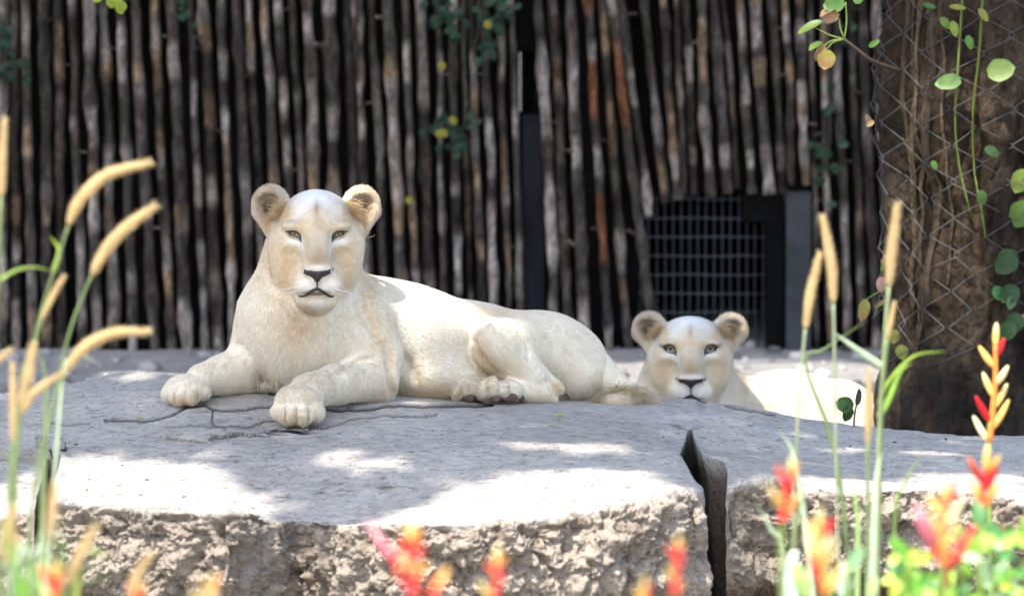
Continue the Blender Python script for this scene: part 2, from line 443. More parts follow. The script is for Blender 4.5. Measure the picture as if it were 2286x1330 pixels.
def rock_mat():
    m, t, b = mat_new('boulder_stone', 0.92, 0.15)
    n1 = noise_node(t, 2.2, 8, 0.6); n2 = noise_node(t, 26.0, 8, 0.72); n3 = noise_node(t, 120.0, 4, 0.7, stretch=(0.45, 1.0, 1.0))
    r1 = ramp(t, n1.outputs['Fac'], [(0.3, 0.78), (0.7, 1.15)]); r2 = ramp(t, n2.outputs['Fac'], [(0.28, 0.62), (0.5, 1.0), (0.75, 1.18)])
    r3 = ramp(t, n3.outputs['Fac'], [(0.32, 0.22), (0.43, 1.0)])
    c = mixc(t, vcol(t), r1.outputs['Color'], 1.0, 'MULTIPLY'); c = mixc(t, c, r2.outputs['Color'], 0.8, 'MULTIPLY'); c = mixc(t, c, r3.outputs['Color'], 0.75, 'MULTIPLY')
    n4 = noise_node(t, 75.0, 3, 0.6, stretch=(0.35, 1.3, 1.3)); r4 = ramp(t, n4.outputs['Fac'], [(0.34, 0.25), (0.40, 1.0)]); c = mixc(t, c, r4.outputs['Color'], 0.65, 'MULTIPLY')
    t.links.new(c, b.inputs['Base Color']); bump(t, b, n4.outputs['Fac'], 0.7, 0.012)
    bump(t, b, n2.outputs['Fac'], 0.8, 0.025); bump(t, b, n3.outputs['Fac'], 0.8, 0.01)
    return m
ROCK = rock_mat()

def make_boulder(name, label, pxl, pxr, Yback, Yedge, nback=10, cols=2.5, seed=0, off=0.0, side_round=20, face_tilt=0.03, cracks=True, nt=360):
    """pxl/pxr(Y): left and right limits by distance; Yback/Yedge(px): crest behind and front edge"""
    ref = (pxl(11.8), pxr(11.8)); wmax = max(abs(pxr(y) - pxl(y)) for y in (11.7, 12.3, 13))
    nc = int(wmax / cols); u = np.linspace(0, 1, nc)
    rows = []
    for i in range(nback):                       # behind the crest, down to the ground
        rows.append(('b', 1 - i / (nback - 1.0)))
    for i in range(1, nt): rows.append(('t', i / (nt - 1.0)))
    nf = 165
    for i in range(1, nf): rows.append(('f', i / (nf - 1.0)))
    PX = np.zeros((len(rows), nc)); PY = PX.copy(); YY = PX.copy(); TP = PX.copy(); FR = PX.copy()
    for r, (k, s) in enumerate(rows):
        px = pxl(12.3) + u * (pxr(12.3) - pxl(12.3))
        for _ in range(3):
            yb, ye = Yback(px), Yedge(px)
            Y = yb + 0.55 * s if k == 'b' else (yb + (ye - yb) * s if k == 't' else ye)
            px = pxl(np.where(k == 'f', Y - 0.35 * s, Y)) + u * (pxr(np.where(k == 'f', Y - 0.35 * s, Y)) - pxl(np.where(k == 'f', Y - 0.35 * s, Y)))
        if k == 'b': py = rock_py(px, yb) + off + 260 * s ** 1.5
        elif k == 't': py = rock_py(px, Y) + off
        else:
            py = rock_py(px, ye) + off; py = py + (1610 - py) * s; Y = ye - 0.012 * np.sin(np.pi * np.clip(s * 4, 0, 1)) + face_tilt * s + 0.22 * sstep(0.32, 0.7, s)
        PX[r], PY[r], YY[r] = px, py, Y; TP[r] = 1.0 if k != 'f' else 0; FR[r] = s if k == 'f' else 0
    edge_row = nback + nt - 2
    # soften the row sequence around the front edge so it is a worn arris, not a knife
    for _ in range(3):
        a, b_ = edge_row - 3, edge_row + 4
        for A in (PY, YY): A[a:b_] = 0.25 * A[a - 1:b_ - 1] + 0.5 * A[a:b_] + 0.25 * A[a + 1:b_ + 1]
    wr = sstep(1200, 1400, PX[edge_row]) * (1 - sstep(1900, 2000, PX[edge_row]))
    for _ in range(70):                          # the corner by the crevice is worn round
        a, b_ = edge_row - 40, edge_row + 26
        for A in (PY, YY):
            B = 0.25 * A[a - 1:b_ - 1] + 0.5 * A[a:b_] + 0.25 * A[a + 1:b_ + 1]; A[a:b_] += (B - A[a:b_]) * wr
    P = W(PX, PY, YY)
    rough = np.zeros_like(PX)
    rr = (np.arange(len(rows)) - edge_row)[:, None]
    rough = sstep(-2, 7, rr + 3.5 * fbm(np.stack([PX / 40, 0 * PX, PX * 0 + seed], -1), 2, 3))
    def normals(P):
        a = np.gradient(P, axis=1); b_ = np.gradient(P, axis=0); n = np.cross(b_, a); n /= np.linalg.norm(n, axis=-1, keepdims=True) + 1e-12
        return n
    N = normals(P)
    if N[edge_row // 2].mean(0)[2] < 0: N = -N
    Q = P * 1.0
    big = 0.02 * fbm(P * np.array([2.2, 2.2, 2.2]) + 1, 3, 3)
    ripple = 0.010 * fbm(P * np.array([3.5, 9, 9]) + 5, 4, 5) + 0.0045 * fbm(P * np.array([26, 50, 50]), 4, 15, 0.6) - 0.006 * sstep(0.32, 0.6, fbm(P * np.array([40, 95, 95]) + 3, 3, 16)) * sstep(-0.1, 0.3, fbm(P * 3.0 + 8, 2, 17))
    wp = np.stack([fbm(P * 26 + 11 * c, 3, 4 + c) for c in range(3)], -1); pits = worley((P + 0.022 * wp) * 30, 2); pits2 = worley((P + 0.02 * wp) * 75, 5)
    face = -0.026 * (pits - 0.45) * sstep(-0.5, 0.3, fbm(P * 5.0 + 9, 2, 6)) - 0.012 * (pits2 - 0.4) + 0.040 * fbm(P * 5.0 + seed, 3, 8) + 0.042 * fbm(P * np.array([20, 20, 26]) + 0.3 * wp, 5, 18, 0.62)
    contact = np.exp(-(seg_dist(PX, PY, [(400, 895), (530, 872), (665, 935), (870, 893), (1300, 897), (1400, 905)]) / 60.0) ** 2)
    disp = (1 - rough) * (big * (1 - contact) + ripple * (1 - 0.8 * contact)) + rough * face
    crk = np.zeros_like(PX)
    if cracks:
        qx, qy = pix_of(P + N * disp[..., None]); jx = qx; jy = qy + 3.0 * fbm(np.stack([PX / 26, PY * 0, 0 * PX + 5], -1), 2, 42)
        for line, hw, st in CRACKS:
            crk = np.maximum(crk, st * (1 - sstep(hw * 0.4, hw * 1.7, seg_dist(jx, (jy - line[0][1]) * 0.7, [(q[0], (q[1] - line[0][1]) * 0.7) for q in line]))))
        crk *= TP
        disp = disp - 0.006 * crk
    tap = sstep(0, 26, np.minimum(PX - PX[:, :1], PX[:, -1:] - PX)); disp = disp * (0.12 + 0.88 * tap)
    P = P + N * disp[..., None]
    # base colours: smooth grey plaster-like top, warm pitted front, brown stains plus overhang shade painted toward the foot
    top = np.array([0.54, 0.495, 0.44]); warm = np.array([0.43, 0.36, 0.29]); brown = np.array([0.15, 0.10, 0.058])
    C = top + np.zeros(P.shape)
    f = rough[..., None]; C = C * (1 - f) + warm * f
    pitc = (sstep(0.5, 0.85, pits) * rough * 0.5)[..., None]; C = C * (1 - pitc) + brown * pitc  # pits coloured browner, painting shade into the hollows
    stain_shade = sstep(0.05, 0.45, fbm(P * np.array([2.6, 2.6, 3.2]) + 3 + seed, 3, 33) + 0.55 * (sstep(1200, 1340, PY) - 0.55)) * rough
    C = C * (1 - 0.75 * stain_shade[..., None]) + brown * 0.75 * stain_shade[..., None]
    C = C * (1 - 0.85 * crk[..., None]) + np.array([0.035, 0.03, 0.028]) * 0.85 * crk[..., None]
    # close both ends with walls that go straight down
    lw = P[:, :1].copy(); rw = P[:, -1:].copy()
    L = []; Rr = []
    for kk, dz in enumerate((0.05, 0.14, 0.3, 0.6)):
        fk = TP[:, :1]; sf = dz / 0.5; dz = dz * fk; rec = face_tilt * sf + 0.22 * float(sstep(0.32, 0.7, np.array(sf))) + 0.02
        a = lw.copy(); a[..., 2] -= dz; a[..., 0] += fk * (0.012 * (kk + 1) + 0.02 * fbm(a * 9, 2, 3)); a[..., 1] = np.where(fk > 0, np.maximum(a[..., 1], YY[edge_row, 0] + rec), a[..., 1]); L.insert(0, a)
        a = rw.copy(); a[..., 2] -= dz; a[..., 0] -= fk * (0.012 * (kk + 1) + 0.02 * fbm(a * 9, 2, 4)); a[..., 1] = np.where(fk > 0, np.maximum(a[..., 1], YY[edge_row, -1] + rec), a[..., 1]); Rr.append(a)
    P = np.concatenate(L + [P] + Rr, 1)
    C = np.concatenate([np.repeat(C[:, :1], 4, 1) * 0.35 + brown * 0.5, C, np.repeat(C[:, -1:], 4, 1) * 0.5 + top * 0.2], 1)  # end walls coloured darker, painting in the crevice shade
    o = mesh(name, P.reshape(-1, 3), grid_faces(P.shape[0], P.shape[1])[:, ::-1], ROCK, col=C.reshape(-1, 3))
    tag(o, label, 'boulder'); return o

def lin(xs, ys): return lambda v: np.interp(v, xs, ys)
Yb_main = lin([-200, 100, 150, 450, 600, 1300, 1480, 1560], [13.3, 13.3, 13.4, 13.5, 13.75, 13.75, 13.5, 13.5])
Ye_main = lin([60, 122, 211, 330, 429, 490, 530, 560, 690, 716, 800, 928, 1026, 1158, 1256, 1350, 1450, 1515, 1560, 1580], [11.8, 11.74, 11.72, 11.7, 11.69, 11.63, 11.62, 11.69, 12.0, 11.84, 11.72, 11.65, 11.65, 11.69, 11.72, 11.76, 11.82, 11.9, 12.1, 12.3])
_ye = Ye_main
def Ye_main(v): return sum(_ye(np.asarray(v) + o) for o in (-28, -14, 0, 14, 28)) / 5.0
main = make_boulder('boulder', 'broad grey flat topped boulder the reclining lioness lies on',
    lin([11.3, 11.55, 11.75, 12.2, 12.45, 12.5, 12.6], [40, 75, 112, 124, 138, 120, -170]), lin([11.4, 11.9, 12.2, 12.45, 12.85, 12.95, 13.6], [1612, 1592, 1548, 1518, 1536, 1572, 1576]), Yb_main, Ye_main, seed=1.0)
left = make_boulder('boulder', 'sunlit pale boulder split off beside foxtail grass', lin([11, 14], [-240, -240]), lin([11.2, 11.5, 11.75, 12.1, 12.6], [26, 48, 76, 82, 112]), lin([-200, 130], [12.62, 12.6]), lin([-200, 100], [11.85, 11.8]), seed=5.0, off=20, cracks=False, nt=90)
right = make_boulder('boulder', 'rough brown fronted boulder across the dark crevice, before the wire wrapped tree',
    lin([11.6, 11.9, 12.3, 12.42, 12.5, 12.85, 13.5], [1614, 1620, 1624, 1616, 1566, 1545, 1560]), lin([11, 14], [2560, 2560]), lin([1500, 2600], [13.5, 13.5]),
    lin([1620, 1680, 1731, 1861, 1990, 2120, 2286, 2500], [12.15, 12.2, 12.22, 12.1, 12.1, 12.1, 12.0, 12.0]), seed=9.0, face_tilt=0.05, off=2.5)
# ================================================================== THE TREE (trunk at the right, crown overhead out of frame)
TC = W(2222, 900, 14.5); TX, TY = float(TC[0]), float(TC[1])

def trunk_r(th, z):
    q = np.stack([np.cos(th) * 1.4, np.sin(th) * 1.4, z * 0.55], -1)
    fl = fbm(q * 1.6 + 4, 3, 61)
    r = 0.262 + 0.055 * fl - 0.05 * sstep(0.25, 0.6, -vnoise(q * 2.6 + 11, 62)) + 0.055 * fbm(np.stack([np.cos(th) * 5, np.sin(th) * 5, z * 6], -1), 5, 63, 0.6) + 0.006 * fbm(np.stack([np.cos(th) * 14, np.sin(th) * 14, z * 22], -1), 3, 64)
    r = r + 0.06 * sstep(1.15, 0.6, z) * (0.7 + 0.6 * np.sin(th * 5 + 1)) + 0.03 * np.exp(-((z - 1.62) / 0.16) ** 2) * np.clip(np.cos(th - 3.6), 0, 1)
    return r

def leafmesh(size, fold=0.25, tip=0.25, n=7, width=0.85):
    """heart shaped leaf with a drip tip, in its own plane: x across, y along, z up; stalk end at origin"""
    t = np.linspace(0, 1, n)
    wd = width * 0.5 * np.sqrt(np.clip(1 - ((t - 0.36) / 0.64) ** 2, 0, 1)) * np.where(t < 0.36, sstep(-0.12, 0.36, t) ** 0.5, 1)
    V = []
    for a, b in zip(t, wd):
        z = -0.22 * a * a; V += [(-b, a, z + fold * b), (0, a, z), (b, a, z + fold * b)]
    V.append((0, 1 + tip, -0.3)); F = []
    for i in range(n - 1):
        k = 3 * i; F += [(k, k + 1, k + 4, k + 3), (k + 1, k + 2, k + 5, k + 4)]
    k = 3 * (n - 1); F += [(k, k + 1, 3 * n), (k + 1, k + 2, 3 * n)]
    V = np.array(V); V[:, 1] -= 0.0
    return V * size, F

def orient(V, pos, along, up):
    a = np.asarray(along, float); a /= np.linalg.norm(a); u = np.asarray(up, float); x = np.cross(a, u); x /= np.linalg.norm(x); u = np.cross(x, a)
    return np.asarray(pos) + V[:, :1] * x + V[:, 1:2] * a + V[:, 2:3] * u

LEAF = vmat('fresh_leaf', 0.45, 0.25, 60, 0.4, 0.0, 0.35)
STEM = vmat('plant_stem', 0.6, 0.2, 40, 0.3, 0.0, 0.15)
G1, G2, G3 = (0.075, 0.16, 0.025), (0.03, 0.075, 0.015), (0.16, 0.22, 0.03)
PK, YL = (0.40, 0.21, 0.10), (0.30, 0.28, 0.05)

def tint(V, c, v=0.12):
    k = 1 + v * fbm(V * 60, 2, 3)[:, None]; return np.clip(np.array(c) * k, 0, 1)

def leaf_part(parent, pos, along, up, size, color, color2=None, tip=0.3, width=0.85, name='leaf', fold=0.25):
    V, F = leafmesh(size, fold, tip, 7, width); t = np.clip(V[:, 1] / size, 0, 1)[:, None]
    c = np.array(color) * (1 - t) + np.array(color2 if color2 is not None else color) * t
    P = orient(V, pos, along, up); return mesh(name, P, F, LEAF, parent, col=c * (1 + 0.15 * fbm(P * 40, 2, 3)[:, None]))

def stem_part(parent, pts, r0, r1, color, name='stem', n=14, sides=6):
    P = spline(pts, n); v, f = tube(P, np.linspace(r0, r1, n), sides); return mesh(name, v, f, STEM, parent, col=tint(v, color))

def make_tree():
    root = thing('fig_tree', (TX, TY, 0.7), 'thick gnarled brown tree trunk wrapped in wire netting', 'tree')
    m, t, b = mat_new('tree_bark', 0.92, 0.15)
    n1 = noise_node(t, 7, 8, 0.7, stretch=(1.6, 1.6, 0.7)); n2 = noise_node(t, 42, 6, 0.72, stretch=(1.3, 1.3, 0.8))
    r1 = ramp(t, n1.outputs['Fac'], [(0.3, 0.55), (0.52, 1.0), (0.72, 1.75)]); r2 = ramp(t, n2.outputs['Fac'], [(0.32, 0.4), (0.55, 1.05), (0.7, 1.4)])
    c = mixc(t, vcol(t), r1.outputs['Color'], 1.0, 'MULTIPLY'); c = mixc(t, c, r2.outputs['Color'], 0.9, 'MULTIPLY'); t.links.new(c, b.inputs['Base Color'])
    bump(t, b, n2.outputs['Fac'], 1.0, 0.025); bump(t, b, n1.outputs['Fac'], 0.7, 0.04)
    zs = np.concatenate([np.linspace(0.5, 2.2, 230), np.linspace(2.25, 3.3, 30)]); th = np.linspace(0, 2 * np.pi, 180, endpoint=False)
    Z, T = np.meshgrid(zs, th, indexing='ij'); rr = trunk_r(T, Z)
    V = np.stack([TX + rr * np.cos(T), TY + rr * np.sin(T), Z], -1)
    rel = (rr - 0.262) / 0.06
    C = np.array([0.062, 0.040, 0.025]) + np.zeros(V.shape)
    f = sstep(-0.2, 0.9, fbm(V * np.array([5, 5, 3.5]), 4, 71))[..., None]; C = C * (1 - f * 0.7) + np.array([0.16, 0.115, 0.078]) * f * 0.75
    f = sstep(0.0, 0.35, fbm(V * np.array([9, 9, 5]) + 5, 4, 72))[..., None]; C = C * (1 - f * 0.8) + np.array([0.028, 0.020, 0.014]) * f * 0.9
    f = (sstep(1.12, 0.9, Z + 0.1 * fbm(V * 6, 3, 73)))[..., None]; C = C * (1 - f * 0.75) + np.array([0.042, 0.034, 0.026]) * f * 0.75
    Vf = V.reshape(-1, 3); F = [tuple(q) for q in grid_faces(len(zs), len(th), True).tolist()]
    mesh('trunk', Vf, np.array(F), m, root, col=C.reshape(-1, 3))
    # hanging root strands on the left flank
    for i in range(7):
        a = 3.55 + 0.10 * i + RNG.uniform(-.03, .03); zz = np.linspace(2.0, 1.02 + RNG.uniform(-.05, .2), 16)
        aa = a + 0.06 * np.cumsum(RNG.normal(0, .25, 16)) * 0.5; r_ = trunk_r(aa, zz) + 0.006
        P = np.stack([TX + r_ * np.cos(aa), TY + r_ * np.sin(aa), zz], -1); v, f = tube(P, RNG.uniform(0.003, 0.009), 6); mesh('root_strand', v, f, m, root, col=np.tile([0.13, 0.09, 0.055], (len(v), 1)))
    # limbs and crown
    hubs = [(-2.6, 9.6, 6.3), (-1.4, 9.4, 6.2), (-0.2, 9.5, 6.3), (0.9, 9.8, 6.4), (-2.6, 11.4, 6.6), (-1.2, 11.4, 6.4), (0.2, 11.6, 6.6), (1.2, 11.6, 6.6), (-2.4, 13.4, 6.6), (-1.0, 13.8, 6.6), (0.4, 14.2, 6.8), (1.3, 13.6, 6.7)]
    for h in hubs:
        s0 = np.array([TX + RNG.uniform(-.12, .12), TY + RNG.uniform(-.12, .12), 3.1]); h = np.array(h)
        mid = s0 * 0.72 + h * 0.28 + np.array([0, 0, 1.5]); P = spline([s0 - [0, 0, 0.4], s0, mid, h], 22); P[4:] += 0.05 * np.stack([fbm(P[4:] * 2 + 9 * c, 2, 5) for c in range(3)], -1)
        v, f = tube(P, np.linspace(0.10, 0.012, 22) ** 1.15, 8); mesh('limb', v, f, m, root, col=np.tile([0.14, 0.10, 0.07], (len(v), 1)))
    # gaps cut in the unseen crown so sunlight gets through: photo pixel, distance, radius
    lit = [(40, 1070, 12.0, .16), (190, 1030, 12.3, .12), (330, 1050, 12.15, .13), (450, 1085, 11.98, .11), (250, 1100, 11.85, .17), (420, 1130, 11.75, .14), (950, 735, 13.1, .15), (1000, 760, 13.1, .12), (880, 720, 13.05, .10), (930, 820, 13.05, .10), (800, 750, 12.92, .06), (1095, 745, 13.05, .05), (90, 1080, 11.9, .15), (560, 1150, 11.75, .07), (700, 1165, 11.7, .06), (820, 1160, 11.7, .09),
           (870, 665, 13.15, .05), (1850, 880, 14.55, .15), (1790, 860, 14.55, .10), (1850, 845, 14.75, .16), (1790, 840, 14.7, .09), (1930, 870, 14.5, .12), (1900, 900, 14.55, .12), (1130, 1110, 11.9, .14), (1250, 1080, 12.0, .10), (980, 1150, 11.8, .13), (1350, 1120, 11.85, .14), (1430, 1200, 11.8, .16), (1250, 1200, 11.7, .16), (300, 1250, 11.65, .25), (900, 1250, 11.6, .25), (1900, 1200, 12.0, .25), (2200, 1200, 12.0, .25), (2200, 1050, 12.3, .17), (1850, 1068, 12.15, .07), (2050, 980, 12.8, .03), (1880, 985, 12.8, .03),
           (2050, 420, 14.3, .14), (2110, 330, 14.25, .06), (2040, 560, 14.3, .12), (2030, 680, 14.3, .08), (2140, 180, 14.2, .05), (2260, 300, 14.2, .05), (2150, 620, 14.2, .04), (780, 1035, 12.3, .03), (850, 1050, 12.25, .025), (560, 870, 12.95, .03), (1720, 812, 16.6, .25), (1420, 812, 16.6, .25), (1580, 812, 16.4, .2), (1850, 812, 16.4, .2), (300, 805, 16.4, .12), (640, 900, 12.9, .025), (320, 830, 13.4, .03), (1330, 1010, 12.4, .05), (1180, 1000, 12.4, .025),
           (760, 690, 12.9, .035), (930, 690, 13.2, .05), (1380, 1060, 12.1, .05)]
    N = 36000
    P = np.stack([RNG.uniform(-3.15, 1.55, N), RNG.uniform(8.5, 15.0, N), RNG.uniform(5.8, 7.0, N)], -1)
    keep = (fbm(P * np.array([0.9, 0.9, 1.2]) + 2, 3, 81) > -0.60) & (P[:, 1] > 8.92 + 0.12 * fbm(P * np.array([3, 0, 0]), 2, 5) + (P[:, 2] - 6.4) * -0.523)
    for px, py, Y, r in lit:
        c = W(px, py, Y); d = P - c; al = d @ SUN; dist = np.linalg.norm(d - al[:, None] * SUN, axis=1); keep &= dist > r + 0.05
    P = P[keep]; n = len(P)
    # unseen leaves added along sun rays to shade faces, forelegs, crevice and hind feet
    for px, py, Y, r, k in ((690, 520, 12.83, .12, 420), (690, 620, 12.8, .10, 300), (560, 800, 12.95, .12, 300), (640, 760, 12.85, .12, 300), (1540, 790, 14.3, .13, 400), (1590, 1080, 12.3, .08, 250), (1110, 870, 13.08, .09, 260), (1040, 875, 13.05, .05, 120)):
        h = RNG.uniform(5.8, 7.0, k); c = W(px, py, Y); c = c + SUN * ((h - c[2]) / SUN[2])[:, None]; rr_ = r * np.sqrt(RNG.random(k)); a_ = RNG.uniform(0, 6.28, k)
        P = np.vstack([P, c + np.stack([rr_ * np.cos(a_), rr_ * np.sin(a_), 0 * a_], -1)])
    n = len(P)
    sz = RNG.uniform(0.05, 0.095, (n, 1)); a = RNG.normal(0, 1, (n, 3)); a[:, 2] *= 0.5; a /= np.linalg.norm(a, axis=1, keepdims=True)
    u = np.cross(a, RNG.normal(0, 1, (n, 3)) * [0.6, 0.6, 0.25] + [0, 0, 0.0]); u /= np.linalg.norm(u, axis=1, keepdims=True)
    V = np.stack([P - a * sz, P + u * sz * .62, P + a * sz * 1.15, P - u * sz * .62], 1).reshape(-1, 3)
    C = np.repeat(np.array([0.06, 0.12, 0.025]) * RNG.uniform(0.6, 1.5, (n, 1)), 4, 0)
    tag(mesh('crown', V, np.arange(4 * n).reshape(-1, 4), LEAF, root, smooth=False, col=C), kind='stuff')
    # twig with young leaves reaching out of the netting
    bw = (0.07, 0.045, 0.03); Yb = 14.1
    br = stem_part(root, [W(2010, 160, 14.22), W(1950, 138, Yb), W(1915, 112, Yb - .02), W(1885, 88, Yb - .02)], 0.006, 0.003, bw, 'branch')
    for pts in ([(1885, 88), (1875, 60), (1872, 40), (1850, 20)], [(1885, 88), (1890, 50), (1888, 5)], [(1885, 88), (1850, 78), (1820, 62)], [(1885, 88), (1860, 95), (1845, 112)], [(1885, 88), (1855, 92), (1835, 108)]):
        stem_part(br, [W(x, y, Yb - .02) for x, y in pts], 0.0022, 0.0014, (0.20, 0.25, 0.06), 'leaf_stalk', 8, 5)
    s = PXR * 14.1
    def lf(x, y, dx, dy, L, c, c2, up=(0.15, -1, 0.25), w_=.8, tip=.35): leaf_part(br, W(x, y, Yb - .02), (dx, -0.15, -dy), up, L * s, c, c2, tip, w_)
    lf(1885, 5, -.6, 0.1, 48, G1, G1); lf(1905, -4, 1, .15, 22, G1, G1, w_=1.2); lf(1868, 18, -1, .3, 42, G3, PK, (0, -.3, 1)); lf(1872, 30, -.9, .5, 40, PK, PK, w_=.6); lf(1835, 48, -1, .35, 60, G1, G3, (.2, -.5, .6), .35); lf(1846, 112, -.1, 1, 44, YL, PK, w_=.95, tip=.6); lf(1838, 102, -.35, .9, 38, PK, PK, (.6, -1, .1), .8, .5); lf(1835, 96, -.8, .3, 34, G1, G3, (0, -.4, 1))
    sp = stem_part(root, [W(255, -260, 15.2), W(235, -60, 15.2), W(228, -6, 15.2), W(262, 8, 15.2)], 0.004, 0.0015, bw, 'branch')
    for x, y, dx, dy, L in ((228, -4, -.9, .2, 22), (250, 2, 1, .4, 30), (262, 8, .5, 1, 26), (240, -2, .6, .8, 24), (268, 6, .8, .9, 20)): leaf_part(sp, W(x, y, 15.2), (dx, -.2, -dy), (0.1, -1, .4), L * PXR * 15.2, (0.28, 0.36, 0.03), (0.45, 0.45, .04), .3, .8)
    return root
make_tree()

def make_netting():
    root = thing('wire_netting', (TX, TY - 0.3, 1.0), 'grey diamond mesh wire netting wrapped round the tree trunk', 'netting')
    wm = simple('galvanised_wire', (0.085, 0.08, 0.077), 0.6, 0.3, 60, 0.4)
    n = 24; d = 2 * np.pi / n; half = 0.046
    for i in range(n):
        z0 = 1.0 + RNG.uniform(-.05, .10); K = int((3.0 - z0) / half); k = np.arange(K + 1)
        zz = 2.98 - k * half; aa = i * d + ((k + i) % 2) * d * 1.04 + 0.03 * RNG.normal(0, 1, K + 1) + 0.10 * fbm(np.stack([zz * 3, zz * 0 + i * .3, zz * 0], -1), 2, 5)
        A = np.repeat(aa, 3)[1:-1]; Zz = np.repeat(zz, 3)[1:-1].astype(float)
        # short straight run through each twist
        A = []; Zz = []
        for j in range(K):
            for t in (0.06, 0.94): A.append(aa[j] + (aa[j + 1] - aa[j]) * t); Zz.append(zz[j] + (zz[j + 1] - zz[j]) * t)
        A = np.array(A); Zz = np.array(Zz)
        sm = np.max([trunk_r(A + o, Zz + q) for o in (-.12, 0, .12) for q in (-.08, 0, .08)], 0)
        r_ = np.maximum(sm + 0.004, 0.275 + 0.02 * fbm(np.stack([np.cos(A) * 2, np.sin(A) * 2, Zz * 2], -1), 2, 8)) + 0.003 * (np.arange(len(A)) % 4 < 2)
        r_ = r_ + 0.06 * sstep(1.12, 0.98, Zz) * (0.5 + 0.5 * math.sin(i * 2.3))
        P = np.stack([TX + r_ * np.cos(A), TY + r_ * np.sin(A), Zz], -1); v, f = tube(P, 0.0012, 5); mesh('wire', v, f, wm, root)
make_netting()

def make_vines():
    s = PXR * 14.15
    root = thing('climbing_vine', W(2200, 960, 14.15), 'heart leaved green vine climbing through the trunk netting', 'vine')
    def onx(px, py, off=0.03):
        """point just in front of the netting at this pixel"""
        Y = 14.0
        for Yt in np.arange(13.9, 14.6, 0.004):
            p = W(px, py, Yt); dx, dy = p[0] - TX, p[1] - TY
            if math.hypot(dx, dy) < float(trunk_r(np.array([math.atan2(dy, dx)]), np.array([p[2]]))[0]) + off: return p
        return W(px, py, 14.3)
    gs = (0.13, 0.16, 0.03)
    stem_part(root, [onx(x, y) for x, y in ((2150, -30), (2140, 130), (2132, 260), (2140, 360), (2155, 430), (2170, 490))], .0035, .0028, gs)
    stem_part(root, [onx(x, y) for x, y in ((2195, -30), (2185, 130), (2172, 250), (2175, 380), (2190, 460), (2200, 530))], .0035, .0025, gs)
    stem_part(root, [onx(x, y) for x, y in ((2300, 760), (2290, 640), (2300, 520), (2295, 400), (2300, 260))], .0035, .0028, gs)
    stem_part(root, [W(x, y, 14.12) for x, y in ((1975, 720), (1985, 660), (1992, 600), (1985, 560))], .0025, .0018, (.25, .2, .06))
    L = [(2205, 165, 1, -.3, 78, (.15, .22, .045), .85, 0), (2145, 180, -1, .1, 74, (.12, .21, .05), .62, 0), (2100, 40, .8, .9, 40, G3, .6, 0), (2125, 48, .3, 1, 44, G3, .6, 0), (2160, 80, .3, 1, 40, G1, .6, 0), (2185, 20, .8, 1, 44, YL, .5, 0), (2120, 15, 1, .05, 46, (.3, .3, .04), .35, 0), (2060, 10, 1, .2, 40, G1, .4, 0), (2290, 380, -.5, 1, 70, G3, .8, 0), (2290, 450, -.4, 1, 78, (.13, .22, .03), .9, 0),
         (2190, 425, .1, 1, 42, G1, .7, 0), (2200, 330, .9, .5, 44, G2, .7, 0), (2265, 570, -.8, .7, 70, G2, .9, 0), (2270, 640, -.8, .8, 60, G2, .9, 0), (2220, 640, .6, 1, 44, (.06, .18, .04), .8, 0), (2262, 660, -.3, 1, 40, (.12, .24, .08), .7, 0), (2275, 700, -.5, 1, 60, G2, .9, 0), (2235, 560, .7, .9, 70, G2, .9, 0), (2260, 720, -.6, 1, 56, G2, .9, 0), (2080, 360, .6, .8, 26, G1, .7, 0), (1995, 735, 0, 1, 40, (.14, .15, .03), .9, 0), (2010, 770, .2, 1, 42, (.14, .15, .03), .9, 0), (2280, 705, 1, .2, 30, (.45, .16, .12), .6, 0),
         (1940, 105, .7, -.5, 34, G1, .5, 1), (1945, 280, -.5, -1, 36, (.16, .10, .05), .5, 1), (1950, 270, -.4, .3, 26, (.30, .20, .08), .6, 1)]
    for x, y, dx, dy, Ls, c, w_, out in L:
        p = onx(x, y, 0.05) if not out else W(x, y, 14.2); leaf_part(root, p, (dx, -.25, -dy), (0.1, -1, .35), Ls * s * 0.8, c, c, .22, w_)
    L = [(1932, 668, -.15, 1, 50, (.32, .34, .05), PK, .55), (1980, 668, -.9, .6, 34, PK, G3, .3), (1966, 618, .1, 1, 36, (.55, .28, .2), (.5, .3, .2), .7), (1985, 570, -.5, .7, 28, (.55, .2, .16), PK, .7), (1968, 605, .2, -.8, 20, G3, G3, .5)]
    for x, y, dx, dy, Ls, c, c2, w_ in L: leaf_part(root, W(x, y, 14.12), (dx, -.15, -dy), (.2, -1, .2), Ls * s, c, c2, .3, w_)
    stem_part(root, [W(x, y, 14.12) for x, y in ((1985, 640), (1960, 652), (1934, 668))], .0018, .0012, (.3, .3, .08), 'leaf_stalk', 8, 5)
    # torn leaf lying by the far lioness' back
    r2 = thing('young_sapling', W(1895, 960, 13.62), 'dark green torn leaf on a short sprig behind the boulder', 'sapling')
    stem_part(r2, [W(1905, 985, 13.6), W(1908, 925, 13.62), W(1918, 880, 13.62)], .003, .002, (.12, .08, .04))
    s3 = PXR * 13.6
    leaf_part(r2, W(1905, 908, 13.62), (-.9, -.1, .25), (.1, -1, .1), 42 * s3, G2, G1, .1, .9); leaf_part(r2, W(1896, 905, 13.62), (-.2, -.1, -1), (.3, -1, .1), 38 * s3, G2, G2, .2, .7); leaf_part(r2, W(1912, 905, 13.62), (.25, -.1, 1), (.5, -1, .1), 40 * s3, (.06, .04, .03), (.05, .035, .03), .2, .4)
make_vines()

